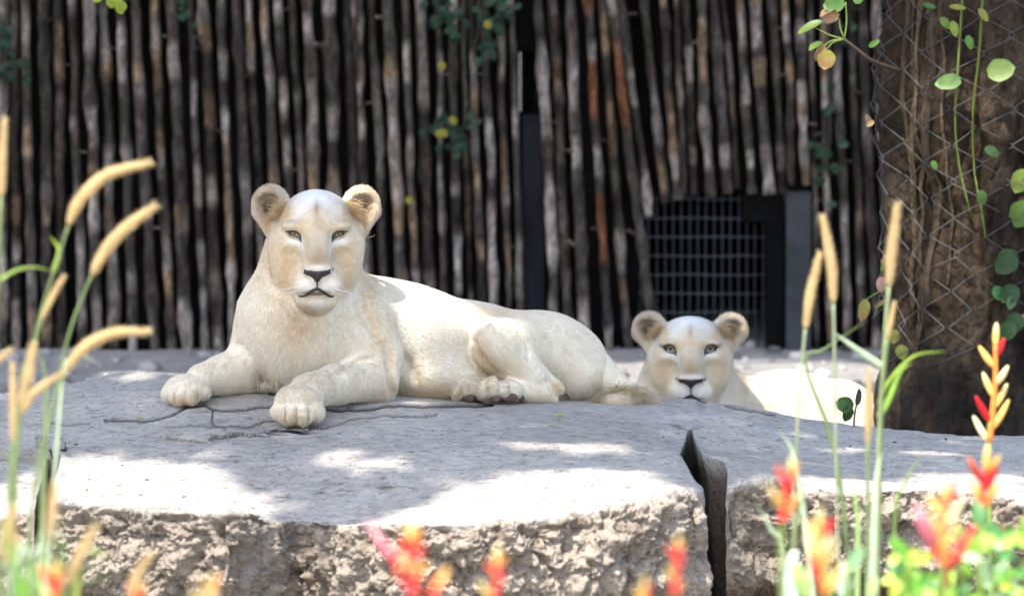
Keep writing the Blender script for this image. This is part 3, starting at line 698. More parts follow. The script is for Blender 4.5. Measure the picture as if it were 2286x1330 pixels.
def fence_vine(spots, label, px0, py0, yellow=()):
    Y = FY - 0.06; root = thing('ivy', W(px0, py0, Y), label, 'ivy'); s = PXR * FY
    stem_part(root, [W(px0, -300, Y), W(px0 + 8, py0 - 60, Y), W(px0, py0, Y), W(px0 - 6, py0 + 40, Y)], .004, .002, (.05, .05, .03))
    for cx, cy, sx, sy, n in spots:
        for i in range(n):
            x, y = cx + RNG.normal(0, sx), cy + RNG.normal(0, sy); a = RNG.uniform(0, 6.28); c = np.array((0.010, 0.036, 0.013)) * RNG.uniform(.6, 1.6)
            leaf_part(root, W(x, y, Y - RNG.uniform(0, .06)), (math.cos(a), -.2, math.sin(a) - .4), (RNG.normal(0, .4), -1, .5), RNG.uniform(16, 28) * s, c, c, .2, .8)
    for x, y in yellow: leaf_part(root, W(x, y, Y - .07), (.5, -.1, -.6), (0, -1, .3), 20 * s, (.32, .27, .03), (.3, .25, .03), .1, .9)
fence_vine([(985, 30, 22, 26, 22), (1010, 85, 14, 12, 7), (1090, 40, 24, 26, 22), (1085, 115, 14, 18, 11), (1135, 15, 12, 12, 5)], 'dark green ivy trailing down the stick fence from its top', 1060, 100, [(980, 140), (1083, 48)])
fence_vine([(1015, 285, 22, 14, 10), (1020, 330, 16, 12, 9), (1050, 270, 10, 10, 4), (950, 285, 8, 6, 2)], 'small ivy patch with yellow leaves halfway up the stick fence', 1030, 290, [(1005, 262), (975, 292), (985, 290), (908, 440)])
fence_vine([(15, 90, 14, 16, 9), (25, 140, 16, 14, 10), (5, 165, 10, 12, 5), (65, 150, 6, 10, 2)], 'ivy patch at the end of the stick fence above the foxtails', 10, 130)
fence_vine([(1850, 260, 14, 60, 7), (1830, 340, 12, 40, 8), (420, 15, 10, 14, 5), (1900, 60, 14, 20, 4)], 'thin ivy strand on the sticks beside the concrete pillar', 1845, 330)
# ================================================================== LIONESSES (modelled as blended volumes, then meshed)
class Vol:
    """signed distance volume in photo-pixel space (x right, y down, d away), 1 unit about 1 mm"""
    def __init__(s, xs, ys, ds):
        s.xs, s.ys, s.ds = [np.asarray(a, np.float32) for a in (xs, ys, ds)]
        s.F = np.full((len(xs), len(ys), len(ds)), 60.0, np.float32)
    def _box(s, lo, hi):
        sl = []
        for a, l, h in zip((s.xs, s.ys, s.ds), lo, hi):
            i0 = int(np.searchsorted(a, l)); i1 = int(np.searchsorted(a, h)); sl.append(slice(max(i0 - 1, 0), min(i1 + 1, len(a))))
        X = s.xs[sl[0]][:, None, None]; Y = s.ys[sl[1]][None, :, None]; D = s.ds[sl[2]][None, None, :]
        return tuple(sl), X, Y, D
    def _mix(s, sl, d, k, sub):
        F = s.F[sl]
        if sub:
            h = np.maximum(k - np.abs(F + d), 0) / k; s.F[sl] = np.maximum(F, -d) + h * h * k * 0.25
        else:
            h = np.maximum(k - np.abs(F - d), 0) / k; s.F[sl] = np.minimum(F, d) - h * h * k * 0.25
    def ell(s, c, r, k=20, rot=None, sub=False):
        c = np.array(c, np.float32); r = np.array(r, np.float32); m = max(k, 25) + 5; R_ = r.max() if rot is not None else r
        sl, X, Y, D = s._box(c - R_ - m, c + R_ + m)
        x, y, d = X - c[0], Y - c[1], D - c[2]
        if rot is not None:
            M = np.array(rot, np.float32); x, y, d = (M[i, 0] * x + M[i, 1] * y + M[i, 2] * d for i in range(3))
        k0 = np.sqrt((x / r[0]) ** 2 + (y / r[1]) ** 2 + (d / r[2]) ** 2); k1 = np.sqrt((x / r[0] ** 2) ** 2 + (y / r[1] ** 2) ** 2 + (d / r[2] ** 2) ** 2) + 1e-6
        s._mix(sl, k0 * (k0 - 1) / k1, k, sub)
    def cone(s, a, b, ra, rb, k=20, sub=False):
        a = np.array(a, np.float32); b = np.array(b, np.float32); rm = max(ra, rb) + max(k, 25) + 5
        sl, X, Y, D = s._box(np.minimum(a, b) - rm, np.maximum(a, b) + rm)
        v = b - a; t = np.clip(((X - a[0]) * v[0] + (Y - a[1]) * v[1] + (D - a[2]) * v[2]) / float(v @ v), 0, 1)
        q = np.sqrt((X - a[0] - t * v[0]) ** 2 + (Y - a[1] - t * v[1]) ** 2 + (D - a[2] - t * v[2]) ** 2)
        s._mix(sl, q - (ra + (rb - ra) * t), k, sub)
    def nets(s):
        F = s.F; ins = F < 0
        nx, ny, nd = F.shape
        cnt = np.zeros((nx - 1, ny - 1, nd - 1), np.uint8)
        for a in (0, 1):
            for b in (0, 1):
                for c in (0, 1): cnt += ins[a:nx - 1 + a, b:ny - 1 + b, c:nd - 1 + c]
        act = np.argwhere((cnt > 0) & (cnt < 8))
        idx = np.full(cnt.shape, -1, np.int32); idx[tuple(act.T)] = np.arange(len(act))
        pos = np.zeros((len(act), 3)); n = np.zeros(len(act)); ax = (s.xs, s.ys, s.ds)
        corners = [(a, b, c) for a in (0, 1) for b in (0, 1) for c in (0, 1)]
        for p in corners:
            for m in range(3):
                if p[m]: continue
                q = list(p); q[m] = 1
                i0 = act + np.array(p); i1 = act + np.array(q)
                f0 = F[tuple(i0.T)]; f1 = F[tuple(i1.T)]; cr = (f0 < 0) != (f1 < 0)
                t = np.where(cr, f0 / (f0 - f1 + 1e-12), 0)
                for c in range(3):
                    a0 = ax[c][i0[:, c]]; a1 = ax[c][i1[:, c]]; pos[:, c] += np.where(cr, a0 + t * (a1 - a0), 0)
                n += cr
        pos /= n[:, None]
        Q = []
        for m in range(3):
            o = [1 if c == m else 0 for c in range(3)]
            A = ins[:nx - o[0], :ny - o[1], :nd - o[2]]; B = ins[o[0]:, o[1]:, o[2]:]
            e = np.argwhere(A != B); u, v = [(1, 2), (2, 0), (0, 1)][m]
            ok = (e[:, u] > 0) & (e[:, v] > 0) & (e[:, u] < F.shape[u] - 1) & (e[:, v] < F.shape[v] - 1); e = e[ok]
            def cell(du, dv):
                c = e.copy(); c[:, u] -= du; c[:, v] -= dv; return idx[tuple(c.T)]
            q = np.stack([cell(1, 1), cell(0, 1), cell(0, 0), cell(1, 0)], -1)
            fl = ~A[tuple(e.T)]; q[fl] = q[fl][:, ::-1]; Q.append(q)
        return pos, np.vstack(Q)

def axis(segs):
    out = [segs[0][0]]
    for a, b, st in segs:
        n = max(1, int(round((b - a) / st))); out += list(a + (b - a) * (np.arange(n) + 1) / n)
    return np.array(out)

def relax(V, Q, it=2, lam=0.5):
    E = np.vstack([Q[:, [0, 1]], Q[:, [1, 2]], Q[:, [2, 3]], Q[:, [3, 0]]]); E = np.vstack([E, E[:, ::-1]])
    deg = np.bincount(E[:, 0], minlength=len(V))[:, None]
    for _ in range(it):
        A = np.stack([np.bincount(E[:, 0], V[E[:, 1], c], len(V)) for c in range(3)], -1) / deg
        V = V + lam * (A - V)
    return V

def vnormals(V, Q):
    n = np.cross(V[Q[:, 2]] - V[Q[:, 0]], V[Q[:, 3]] - V[Q[:, 1]]); N = np.zeros_like(V)
    for c in range(4):
        for k in range(3): N[:, k] += np.bincount(Q[:, c], n[:, k], len(V))
    return N / (np.linalg.norm(N, axis=1, keepdims=True) + 1e-12)

def fur_mat():
    m, t, b = mat_new('white_coat', 0.9, 0.12)
    n = noise_node(t, 38.0, 5, 0.65, stretch=(1.0, 1.0, 0.5)); n2 = noise_node(t, 240.0, 4, 0.7)
    r = ramp(t, n.outputs['Fac'], [(0.3, (0.87, 0.83, 0.76)), (0.65, (1.05, 1.05, 1.05))])
    c = mixc(t, vcol(t), r.outputs['Color'], 0.8, 'MULTIPLY')
    r2 = ramp(t, n2.outputs['Fac'], [(0.3, 0.80), (0.65, 1.06)])
    c = mixc(t, c, r2.outputs['Color'], 0.35, 'MULTIPLY')
    t.links.new(c, b.inputs['Base Color'])
    bump(t, b, n2.outputs['Fac'], 0.45, 0.006); bump(t, b, n.outputs['Fac'], 0.25, 0.012)
    b.inputs['Sheen Weight'].default_value = 0.15; b.inputs['Sheen Roughness'].default_value = 0.5
    return m
COAT = fur_mat()
def hair_mat():
    m, t, b = mat_new('coat_hair', 0.75, 0.15)
    t.links.new(vcol(t), b.inputs['Base Color'])
    translucent(t, b, vcol(t), 0.3); return m
HAIR = hair_mat()
SKIN = simple('black_nose_skin', (0.030, 0.022, 0.020), 0.38, 0.3, 200, 0.5, 0.4)
RIM = simple('dark_lid_skin', (0.035, 0.026, 0.022), 0.5, 0.3, 100)
PAD = simple('brown_pad_skin', (0.10, 0.06, 0.045), 0.7, 0.35, 60, 0.3, 0.4)
CLAW = simple('claw_horn', (0.45, 0.40, 0.33), 0.4, 0.2, 60)

def eye_mat(iris):
    m, t, b = mat_new('eye', 0.12, 0.6); t.links.new(vcol(t), b.inputs['Base Color']); return m
EYE = eye_mat(None)

def hair_obj(name, roots, dirs, length, normals, color, parent, rad=0.0007, npt=4, curl=0.5):
    """strands: lie along dirs, lifted along normals"""
    n = len(roots); hc = bpy.data.hair_curves.new(name); hc.add_curves([npt] * n)
    t = np.linspace(0, 1, npt)[None, :, None]; L = np.asarray(length)[:, None, None]
    lift = normals[:, None] * (t * (1 - 0.45 * t * 1.0)) * curl
    P = roots[:, None] + L * (dirs[:, None] * t + lift) + (RNG.normal(0, 0.06, (n, npt, 3)) * t * L)
    hc.attributes['position'].data.foreach_set('vector', P.astype(np.float32).ravel())
    ra = hc.attributes.get('radius') or hc.attributes.new('radius', 'FLOAT', 'POINT')
    ra.data.foreach_set('value', np.tile(rad * (1 - 0.8 * np.linspace(0, 1, npt)), n).astype(np.float32))
    ca = hc.attributes.new('Col', 'FLOAT_COLOR', 'CURVE'); c4 = np.ones((n, 4), np.float32); c4[:, :3] = color
    ca.data.foreach_set('color', c4.ravel())
    hc.materials.append(HAIR)
    o = bpy.data.objects.new(name, hc); COL.objects.link(o); attach(o, parent); return o

def paint(p, base, spots):
    C = np.tile(np.array(base), (len(p), 1))
    for (x, y, rx, ry, col, st) in spots:
        g = np.exp(-(((p[:, 0] - x) / rx) ** 2 + ((p[:, 1] - y) / ry) ** 2))[:, None] * st
        C = C * (1 - g) + np.array(col) * g
    mot = 1 - 0.09 * sstep(0.0, 0.55, fbm(p / 17.0, 4, 91, 0.6))[:, None] * np.array([0.7, 1.0, 1.45])          # uneven cream tone of the coat
    return np.clip(C * mot, 0, 1)

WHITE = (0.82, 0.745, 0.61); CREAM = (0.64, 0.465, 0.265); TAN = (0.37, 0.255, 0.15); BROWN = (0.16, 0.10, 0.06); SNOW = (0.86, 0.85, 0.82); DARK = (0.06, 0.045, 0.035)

def head_volume(v, m, q):
    """m: map of a point of the photo's larger head to this head, q: scale"""
    def E(x, y, d, r, k=20, rot=None, sub=False):
        X, Y, D, sy = m(x, y, d); v.ell((X, Y, D), (r[0] * q, r[1] * q * sy, r[2] * q), k * q, rot, sub)
    def C(a, b, ra, rb, k=20, sub=False): v.cone(m(*a)[:3], m(*b)[:3], ra * q, rb * q, k * q, sub)
    E(706, 524, -50, (90, 80, 95), 30)
    E(706, 472, -66, (60, 45, 66), 26)
    E(706, 490, -104, (62, 40, 40), 30)
    E(705, 576, -72, (94, 74, 80), 34)
    for s in (-1, 1):
        E(706 + s * 69, 546, -96, (36, 44, 42), 28)
        E(706 + s * 52, 600, -95, (42, 50, 48), 30)
        E(706 + s * 49, 504, -143, (30, 12, 22), 14)
    C((706, 500, -138), (708, 590, -222), 34, 32, 26)
    E(707, 632, -168, (56, 42, 70), 24)
    for s in (-1, 1): E(707.5 + s * 25, 636, -204, (33, 25, 32), 12)
    E(706, 672, -176, (45, 21, 44), 14)
    C((706, 655, -140), (706, 620, -60), 46, 78, 24)
    E(708, 606, -240, (34, 13, 15), 10)
    E(708, 620, -242, (13, 13, 10), 8)
    for s in (-1, 1):
        E(708 + s * 21, 609, -259, (8, 5, 10), 4, None, True)                      # nostril
        E(706 + s * 50, 527, -178, (19, 11, 20), 12, None, True)                   # eye socket
        E(706 + s * 52, 547, -140, (22, 10, 16), 22)                                # cheek fold under the eye
    # mouth slot between upper lip and chin
    E(706, 655, -232, (34, 3.5, 30), 4, None, True)
    # ears
    for s, cx, cy in ((-1, 605, 458), (1, 806, 460)):
        a = s * 0.22; rot = [[math.cos(a), 0, -math.sin(a)], [0, 1, 0], [math.sin(a), 0, math.cos(a)]]
        bx = 706 + s * 82
        C((cx + s * -2, cy + 8, -20), (bx - s * 4, 512, -40), 30, 30, 26)
        E(cx, cy, -18, (45, 46, 18), 12, rot)
        E(cx + s * 2, cy + 6, -46, (35, 37, 33), 6, rot, True)
        E(cx - s * 4, cy + 22, -36, (18, 24, 40), 6, rot, True)
        C((cx + s * 26, cy + 16, -26), (706 + s * 107, 516, -50), 15, 9, 10)         # outer rim running down to the cheek
        C((cx - s * 34, cy + 8, -34), (bx + s * 2, 512, -62), 15, 22, 14)          # tuft side of the ear
    return v

def head_spots(m, q):
    L = [(706, 560, 110, 90, CREAM, 0.35), (634, 585, 36, 60, CREAM, 0.9), (776, 580, 28, 55, CREAM, 0.85), (706, 560, 26, 36, TAN, 0.65), (708, 580, 32, 20, TAN, 0.9), (684, 548, 8, 30, TAN, 0.45), (733, 548, 8, 30, TAN, 0.4),
         (680, 512, 26, 20, CREAM, 0.75), (738, 508, 24, 18, CREAM, 0.75), (707, 464, 4, 24, BROWN, 0.75), (707, 468, 12, 30, TAN, 0.55), (707, 490, 22, 22, CREAM, 0.55), (708, 436, 50, 20, SNOW, 0.9), (655, 463, 26, 22, SNOW, 0.4), (765, 468, 26, 22, SNOW, 0.5),
         (654, 538, 17, 6, SNOW, 0.75), (759, 538, 17, 6, SNOW, 0.75), (672, 552, 6, 14, SNOW, 0.6), (741, 552, 6, 14, SNOW, 0.6), (708, 596, 20, 5, SNOW, 0.75),
         (682, 641, 30, 16, SNOW, 0.55), (733, 641, 30, 16, SNOW, 0.6), (706, 682, 36, 16, SNOW, 0.7), (706, 661, 24, 7, TAN, 0.7), (640, 640, 22, 30, CREAM, 0.7), (768, 640, 12, 30, CREAM, 0.55),
         (598, 458, 52, 58, TAN, 0.9), (606, 468, 26, 28, BROWN, 0.85), (616, 480, 10, 12, DARK, 0.9), (816, 458, 52, 58, TAN, 0.85), (805, 468, 24, 26, BROWN, 0.8), (797, 478, 9, 10, DARK, 0.9), (640, 482, 14, 20, CREAM, 0.85), (772, 482, 14, 20, CREAM, 0.85),
         (600, 505, 12, 16, CREAM, 0.5), (813, 500, 10, 14, CREAM, 0.5)]
    out = []
    for x, y, rx, ry, c, st in L:
        X, Y, D, sy = m(x, y, 0); out.append((X, Y, rx * q, ry * q * sy, c, st))
    return out

def surf(v, x, y, lo=None):
    """front depth of the volume at a pixel"""
    i = np.clip(np.searchsorted(v.xs, x), 1, len(v.xs) - 1); j = np.clip(np.searchsorted(v.ys, y), 1, len(v.ys) - 1)
    fx = np.clip((x - v.xs[i - 1]) / (v.xs[i] - v.xs[i - 1]), 0, 1); fy = np.clip((y - v.ys[j - 1]) / (v.ys[j] - v.ys[j - 1]), 0, 1)
    col = v.F[i - 1, j - 1] * (1 - fx) * (1 - fy) + v.F[i, j - 1] * fx * (1 - fy) + v.F[i - 1, j] * (1 - fx) * fy + v.F[i, j] * fx * fy
    k = int(np.argmax(col < 0)); k = max(k, 1)
    f0, f1 = col[k - 1], col[k]; t = f0 / (f0 - f1 + 1e-9); return float(v.ds[k - 1] + t * (v.ds[k] - v.ds[k - 1]))

def shell(v, poly, toW, bulge, name, mat, parent, sink=5.0, rings=5, col=None, ctr=None, flatd=None):
    """a skin part seated on the face: outline in pixels, follows the surface, bulges in the middle, sides sunk in"""
    P = spline(list(poly) + [poly[0]], 41)[:-1]; c = np.array(ctr if ctr is not None else P.mean(0)); n = len(P)
    V = []; tt = []
    dflat = [surf(v, x, y) for x, y in P] if flatd is None else None
    V += [(x, y, (surf(v, x, y) if flatd is None else flatd) + sink) for x, y in P]; tt += [1.1] * n
    for r in range(rings):
        t = 1 - r / float(rings)
        for x, y in c + (P - c) * t:
            V.append((x, y, (surf(v, x, y) if flatd is None else flatd) - bulge * (1 - t ** 2) - 0.5)); tt.append(t)
    V.append((c[0], c[1], (surf(v, c[0], c[1]) if flatd is None else flatd) - bulge - 0.5)); tt.append(0)
    V = np.array(V); F = [tuple(f) for f in grid_faces(rings + 1, n, True).tolist()]; k = (rings) * n
    F += [(k + i, k + (i + 1) % n, len(V) - 1) for i in range(n)]
    cc = col(V) if col is not None else None
    return mesh(name, toW(V), F, mat, parent, col=cc)

def line_part(v, pts, toW, rad, name, mat, parent, n=24, out=0.3):
    P = spline(pts, n); D = np.array([min(surf(v, x, y + o) for o in ((-5, 0, 5) if name == 'lip' else (0,))) for x, y in P]); D = np.convolve(np.pad(D, 2, 'edge'), np.ones(5) / 5, 'valid')
    Q = toW(np.stack([P[:, 0], P[:, 1], D - out], -1)); t = np.linspace(0, 1, n)
    vv, f = tube(Q, rad * PXR * 13 * (0.35 + 0.65 * np.sin(np.pi * np.clip(t * 0.9 + 0.05, 0, 1))), 6); return mesh(name, vv, f, mat, parent)

def face_parts(v, m, q, toW, root, iris, wide=False, nosex=1.08):
    def M2(L): return [tuple(m(x, y, 0)[:2]) for x, y in L]
    for s in (-1, 1):
        def mir(L): return [(x if s < 0 else 1413.5 - x, y) for x, y in L]
        alm = M2(mir([(638.5, 517), (647, 511.5), (655, 510.5), (663, 513.5), (669, 522), (671.5, 540), (664, 535), (655, 533.5), (646, 529)] if wide else [(641.5, 519), (648, 518), (655, 518), (662, 519.5), (668, 525), (671.5, 538), (664, 532.5), (655, 530), (647, 526)]))
        ic = np.array(M2(mir([(657.5, 522.8)]))[0])
        def ecol(V):
            r = np.hypot(V[:, 0] - ic[0], V[:, 1] - ic[1]) / q / (1.35 if wide else 1.0); C = np.zeros((len(V), 3)); g = iris
            C[:] = (0.02, 0.014, 0.01)
            k = (r < 8.6); C[k] = np.array(g) * 0.45; k = (r < 6.3); C[k] = g; k = r < 2.9; C[k] = (0.008, 0.006, 0.005)
            return C
        ds = [surf(v, x, y) for x, y in alm]
        e = shell(v, alm, toW, 4 * q, 'eye', EYE, root, 6, 9, ecol, ctr=ic)
        line_part(v, M2(mir([(635, 517), (646, 509.5), (655, 508.5), (664, 511.5), (670.5, 521)] if wide else [(637, 517.5), (646, 515.8), (655, 515.6), (664, 518), (670, 524)])), toW, 2.6 * q, 'eyelid', RIM, root)
        line_part(v, M2(mir([(669, 520), (671.5, 529), (672, 541)])), toW, 2.8 * q, 'tear_duct', RIM, root)
        line_part(v, M2(mir([(638, 517.5), (645, 528), (655, 533.3), (664, 535.5), (671, 540)])), toW, 0.8 * q, 'eyelid', RIM, root)
    nose = M2([(708 + (a - 708) * nosex, b) for a, b in [(674, 598), (676, 607), (684, 613), (697, 619.5), (703, 627), (708, 632), (713, 627), (719, 619.5), (732, 613), (740.5, 606), (742, 598), (737, 599.5), (731, 603.5), (722, 604), (708, 605.5), (694, 603.5), (686, 604.5), (680, 600.5)]])
    shell(v, nose, toW, 3 * q, 'nose', SKIN, root, 6, 6, None, ctr=m(708, 612, 0)[:2])
    line_part(v, M2([(708, 628), (708, 637), (708, 646)]), toW, 1.7 * q, 'lip', RIM, root, 10)
    line_part(v, M2([(667, 661), (673, 661.5), (684, 658.5), (695, 650.5), (708, 645), (719, 650.5), (731, 658.5), (740, 662), (746, 661)]), toW, 3.4 * q, 'lip', RIM, root, 40)

def lion_fur(name, pos, Q, toW, root, Cc, flow, lenf, count, skip=None, rad=0.0007):
    """short strands seated all over the mesh, combed along a flow field"""
    n3 = np.cross(pos[Q[:, 2]] - pos[Q[:, 0]], pos[Q[:, 3]] - pos[Q[:, 1]]); ar = np.linalg.norm(n3, axis=1)
    nn = n3 / (ar[:, None] + 1e-9)
    wgt = ar * np.where(nn[:, 2] < 0.35, 1.0, 0.15)
    f = RNG.choice(len(Q), count, p=wgt / wgt.sum()); a, b = RNG.random((2, count, 1))
    q4 = pos[Q[f]]; P = (q4[:, 0] * (1 - a) + q4[:, 1] * a) * (1 - b) + (q4[:, 3] * (1 - a) + q4[:, 2] * a) * b
    N = nn[f]; C = Cc[Q[f][:, 0]]
    fp = np.array([k[:3] for k in flow], float); fv = np.array([k[3:6] for k in flow], float); fv /= np.linalg.norm(fv, axis=1, keepdims=True)
    D = np.zeros_like(P)
    for i in range(0, count, 20000):
        w_ = 1.0 / (((P[i:i + 20000, None] - fp[None]) ** 2).sum(-1) + 100.0) ** 2; D[i:i + 20000] = w_ @ fv
    D += np.linalg.norm(D, axis=1, keepdims=True) * 0.13 * np.stack([fbm(P / 18.0 + 7 * c, 2, 50 + c) * 2 for c in range(3)], -1)
    D -= N * (D * N).sum(1, keepdims=True); D /= np.linalg.norm(D, axis=1, keepdims=True) + 1e-9
    Lp = lenf(P) * RNG.uniform(0.6, 1.25, count)
    keep = np.ones(count, bool) if skip is None else ~skip(P)
    P, N, D, Lp, C = P[keep], N[keep], D[keep], Lp[keep], C[keep]
    A = toW(P - N * 1.0); B = toW(P + D * 4); Nn = toW(P + N * 4)
    d = B - toW(P); d /= np.linalg.norm(d, axis=1, keepdims=True); nv = Nn - toW(P); nv /= np.linalg.norm(nv, axis=1, keepdims=True)
    jit = RNG.uniform(0.93, 1.07, (len(P), 1))
    return hair_obj(name, A, d, Lp * PXR * 13, nv, np.clip(C * jit, 0, 0.95), root, rad, 4, 0.42)

LY = 13.0                                                   # distance of the near lioness
def near_lioness():
    s = PXR * LY
    def toW(p): return W(p[:, 0], p[:, 1], LY + p[:, 2] * s)
    v = Vol(axis([(335, 555, 4), (555, 855, 2.5), (855, 1490, 4.5)]), axis([(395, 700, 2.5), (700, 975, 3.5)]), axis([(-385, -285, 4), (-285, -110, 2.6), (-110, 500, 5)]))
    E, C = v.ell, v.cone
    # trunk
    E((683, 735, 15), (152, 140, 148), 40)
    E((690, 795, 0), (120, 88, 120), 40)
    C((676, 690, 25), (694, 560, 40), 136, 92, 45)
    C((700, 570, 30), (706, 530, -30), 104, 92, 40)
    C((800, 726, 120), (930, 768, 210), 112, 116, 60)
    E((850, 720, 190), (95, 80, 100), 60)
    C((930, 772, 205), (1060, 790, 285), 117, 104, 50)
    C((1060, 792, 285), (1200, 800, 345), 105, 96, 50)
    E((1242, 808, 350), (112, 92, 105), 45)
    E((1285, 838, 320), (66, 60, 80), 30)
    E((960, 846, 170), (120, 54, 90), 40)
    # near (image right) foreleg
    C((800, 730, 0), (838, 800, -40), 78, 60, 40)
    C((835, 790, -40), (840, 850, -62), 52, 45, 28)
    E((846, 872, -55), (30, 23, 36), 18)
    C((832, 846, -70), (752, 858, -170), 48, 40, 24)
    C((752, 858, -170), (688, 874, -262), 40, 38, 20)
    E((667, 898, -305), (52, 40, 60), 20)
    for x, y, d, r in ((626, 918, -322, 21), (646, 925, -345, 25), (676, 926, -350, 25), (702, 919, -330, 23)): E((x, y, d), (r, r * 1.0, r * 1.25), 9)
    for x, y in ((637, 935), (661, 940), (689, 936)): C((x, y - 24, -372), (x + 1, y + 22, -374), 6.0, 6.0, 8, True)
    # far (image left) foreleg
    C((592, 770, 50), (560, 815, 40), 70, 60, 36)
    C((562, 822, 38), (500, 838, 0), 53, 42, 24)
    C((500, 836, 0), (450, 846, -48), 42, 34, 20)
    E((474, 850, -30), (18, 26, 24), 14)
    E((416, 868, -78), (48, 33, 46), 16)
    for x, y, d, r in ((380, 879, -84, 20), (400, 885, -104, 22), (428, 884, -108, 21), (453, 875, -92, 18)): E((x, y, d), (r, r * 0.98, r * 1.2), 8)
    for x, y in ((390, 893), (414, 898), (441, 892)): C((x, y - 20, -128), (x + 2, y + 18, -128), 5.0, 5.0, 7, True)
    # crease between chest and the far upper arm, and along the near forearm
    C((538, 790, -60), (582, 850, -52), 5, 6, 14, True)
    # folded hind leg
    E((1205, 780, 300), (95, 75, 90), 40)
    C((1195, 784, 300), (1112, 772, 140), 84, 59, 14)
    C((1113, 778, 140), (1180, 840, 150), 54, 38, 8)
    C((1180, 840, 160), (1232, 872, 165), 38, 27, 16)
    C((1228, 876, 160), (1130, 874, 110), 26, 25, 12)
    C((1130, 874, 110), (1098, 872, 95), 27, 29, 10)
    for x, y, d, r in ((1080, 871, 80, 19), (1102, 865, 74, 21), (1126, 868, 78, 19), (1148, 872, 90, 17)): E((x, y, d), (r * .9, r * 1.2, r), 4)
    C((1180, 860, 215), (1050, 872, 130), 24, 24, 12)           # other hind foot lying under
    for x, y, d, r in ((1020, 876, 110, 17), (1038, 868, 102, 18), (1056, 868, 100, 17)): E((x, y, d), (r * .9, r * 1.25, r), 4)
    # tail
    T = spline([(1330, 812, 370), (1352, 836, 330), (1378, 862, 290), (1402, 882, 250), (1392, 896, 215), (1366, 900, 195)], 14); rr = np.linspace(30, 15, 14)
    for i in range(13): C(T[i], T[i + 1], rr[i], rr[i + 1], 12)
    hm = lambda x, y, d: (x, y, d, 1.0)
    head_volume(v, hm, 1.0)
    # folds of skin where limbs and neck meet the trunk
    for pts, r_ in (([(800, 640), (812, 690), (836, 748)], 7), ([(866, 770), (874, 830), (878, 880)], 7), ([(1150, 722), (1178, 760), (1186, 805)], 4), ([(1054, 760), (1072, 800), (1126, 850)], 6), ([(536, 772), (560, 806), (584, 856)], 7), ([(740, 835), (790, 808), (830, 800)], 4), ([(905, 800), (925, 850)], 4), ([(1226, 850), (1248, 880), (1262, 896)], 5)):
        q_ = spline(pts, 9); D_ = [surf(v, x, y) for x, y in q_]
        for i in range(8): C((q_[i][0], q_[i][1], D_[i] - r_ * 0.35), (q_[i + 1][0], q_[i + 1][1], D_[i + 1] - r_ * 0.35), r_, r_, 16, True)
    pos, Q = v.nets(); pos = relax(pos, Q, 2)
    N = vnormals(pos, Q)
    root = thing('lioness', W(700, 900, LY), 'white lioness reclining on the boulder with head raised and paws out', 'lioness')
    spots = head_spots(hm, 1.0) + [(665, 720, 60, 60, CREAM, 0.5), (637, 930, 2.5, 22, TAN, .8), (661, 934, 2.5, 22, TAN, .8), (689, 930, 2.5, 22, TAN, .8), (390, 890, 2.5, 16, TAN, .8), (414, 895, 2.5, 16, TAN, .8), (441, 888, 2.5, 16, TAN, .8), (670, 700, 34, 30, TAN, 0.30), (582, 850, 12, 32, TAN, 0.75), (590, 866, 12, 12, BROWN, 0.4), (600, 600, 30, 70, CREAM, 0.35), (960, 880, 90, 26, CREAM, 0.7),  # thin tan strokes paint crease shade into the front toe grooves
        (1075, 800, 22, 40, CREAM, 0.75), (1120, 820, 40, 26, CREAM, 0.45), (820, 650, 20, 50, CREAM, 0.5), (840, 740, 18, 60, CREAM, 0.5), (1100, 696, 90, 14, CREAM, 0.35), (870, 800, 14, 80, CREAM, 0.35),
        (640, 935, 30, 14, CREAM, 0.6), (690, 940, 24, 10, CREAM, 0.4), (400, 896, 40, 12, CREAM, 0.75), (440, 880, 16, 10, TAN, 0.5), (1360, 905, 40, 14, CREAM, 0.55), (1410, 872, 22, 18, CREAM, 0.4), (1250, 885, 40, 10, CREAM, 0.4), (1128, 894, 44, 9, DARK, .95), (1046, 894, 20, 9, DARK, .9), (1091, 868, 3, 14, TAN, .7), (1114, 866, 3, 14, TAN, .7), (1137, 868, 3, 12, TAN, .7), (1029, 872, 3, 14, TAN, .7), (1047, 866, 3, 12, TAN, .7), (1240, 862, 14, 14, CREAM, .8)]  # hind toe gaps get painted crease shade too
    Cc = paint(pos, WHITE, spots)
    flip = Q[:, ::-1]
    def orient(Qx):
        return Qx
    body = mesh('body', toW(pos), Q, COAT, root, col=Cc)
    face_parts(v, hm, 1.0, toW, root, (0.20, 0.12, 0.04))
    # pads of the upturned hind feet
    for (x, y, rx, ry) in ((1047, 887, 15, 11), (1028, 894, 8, 5), (1106, 890, 12, 8), (1139, 887, 18, 10), (1165, 890, 7, 8)):
        pol = [(x + rx * math.cos(a), y + ry * math.sin(a)) for a in np.linspace(0, 2 * np.pi, 10, endpoint=False)]
        d0 = min(surf(v, x, y) if surf(v, x, y) > -380 else 90, surf(v, x, y - 8))
        shell(v, pol, toW, 2.0, 'paw_pad', PAD, root, 8, 4, None, flatd=d0 + 1)
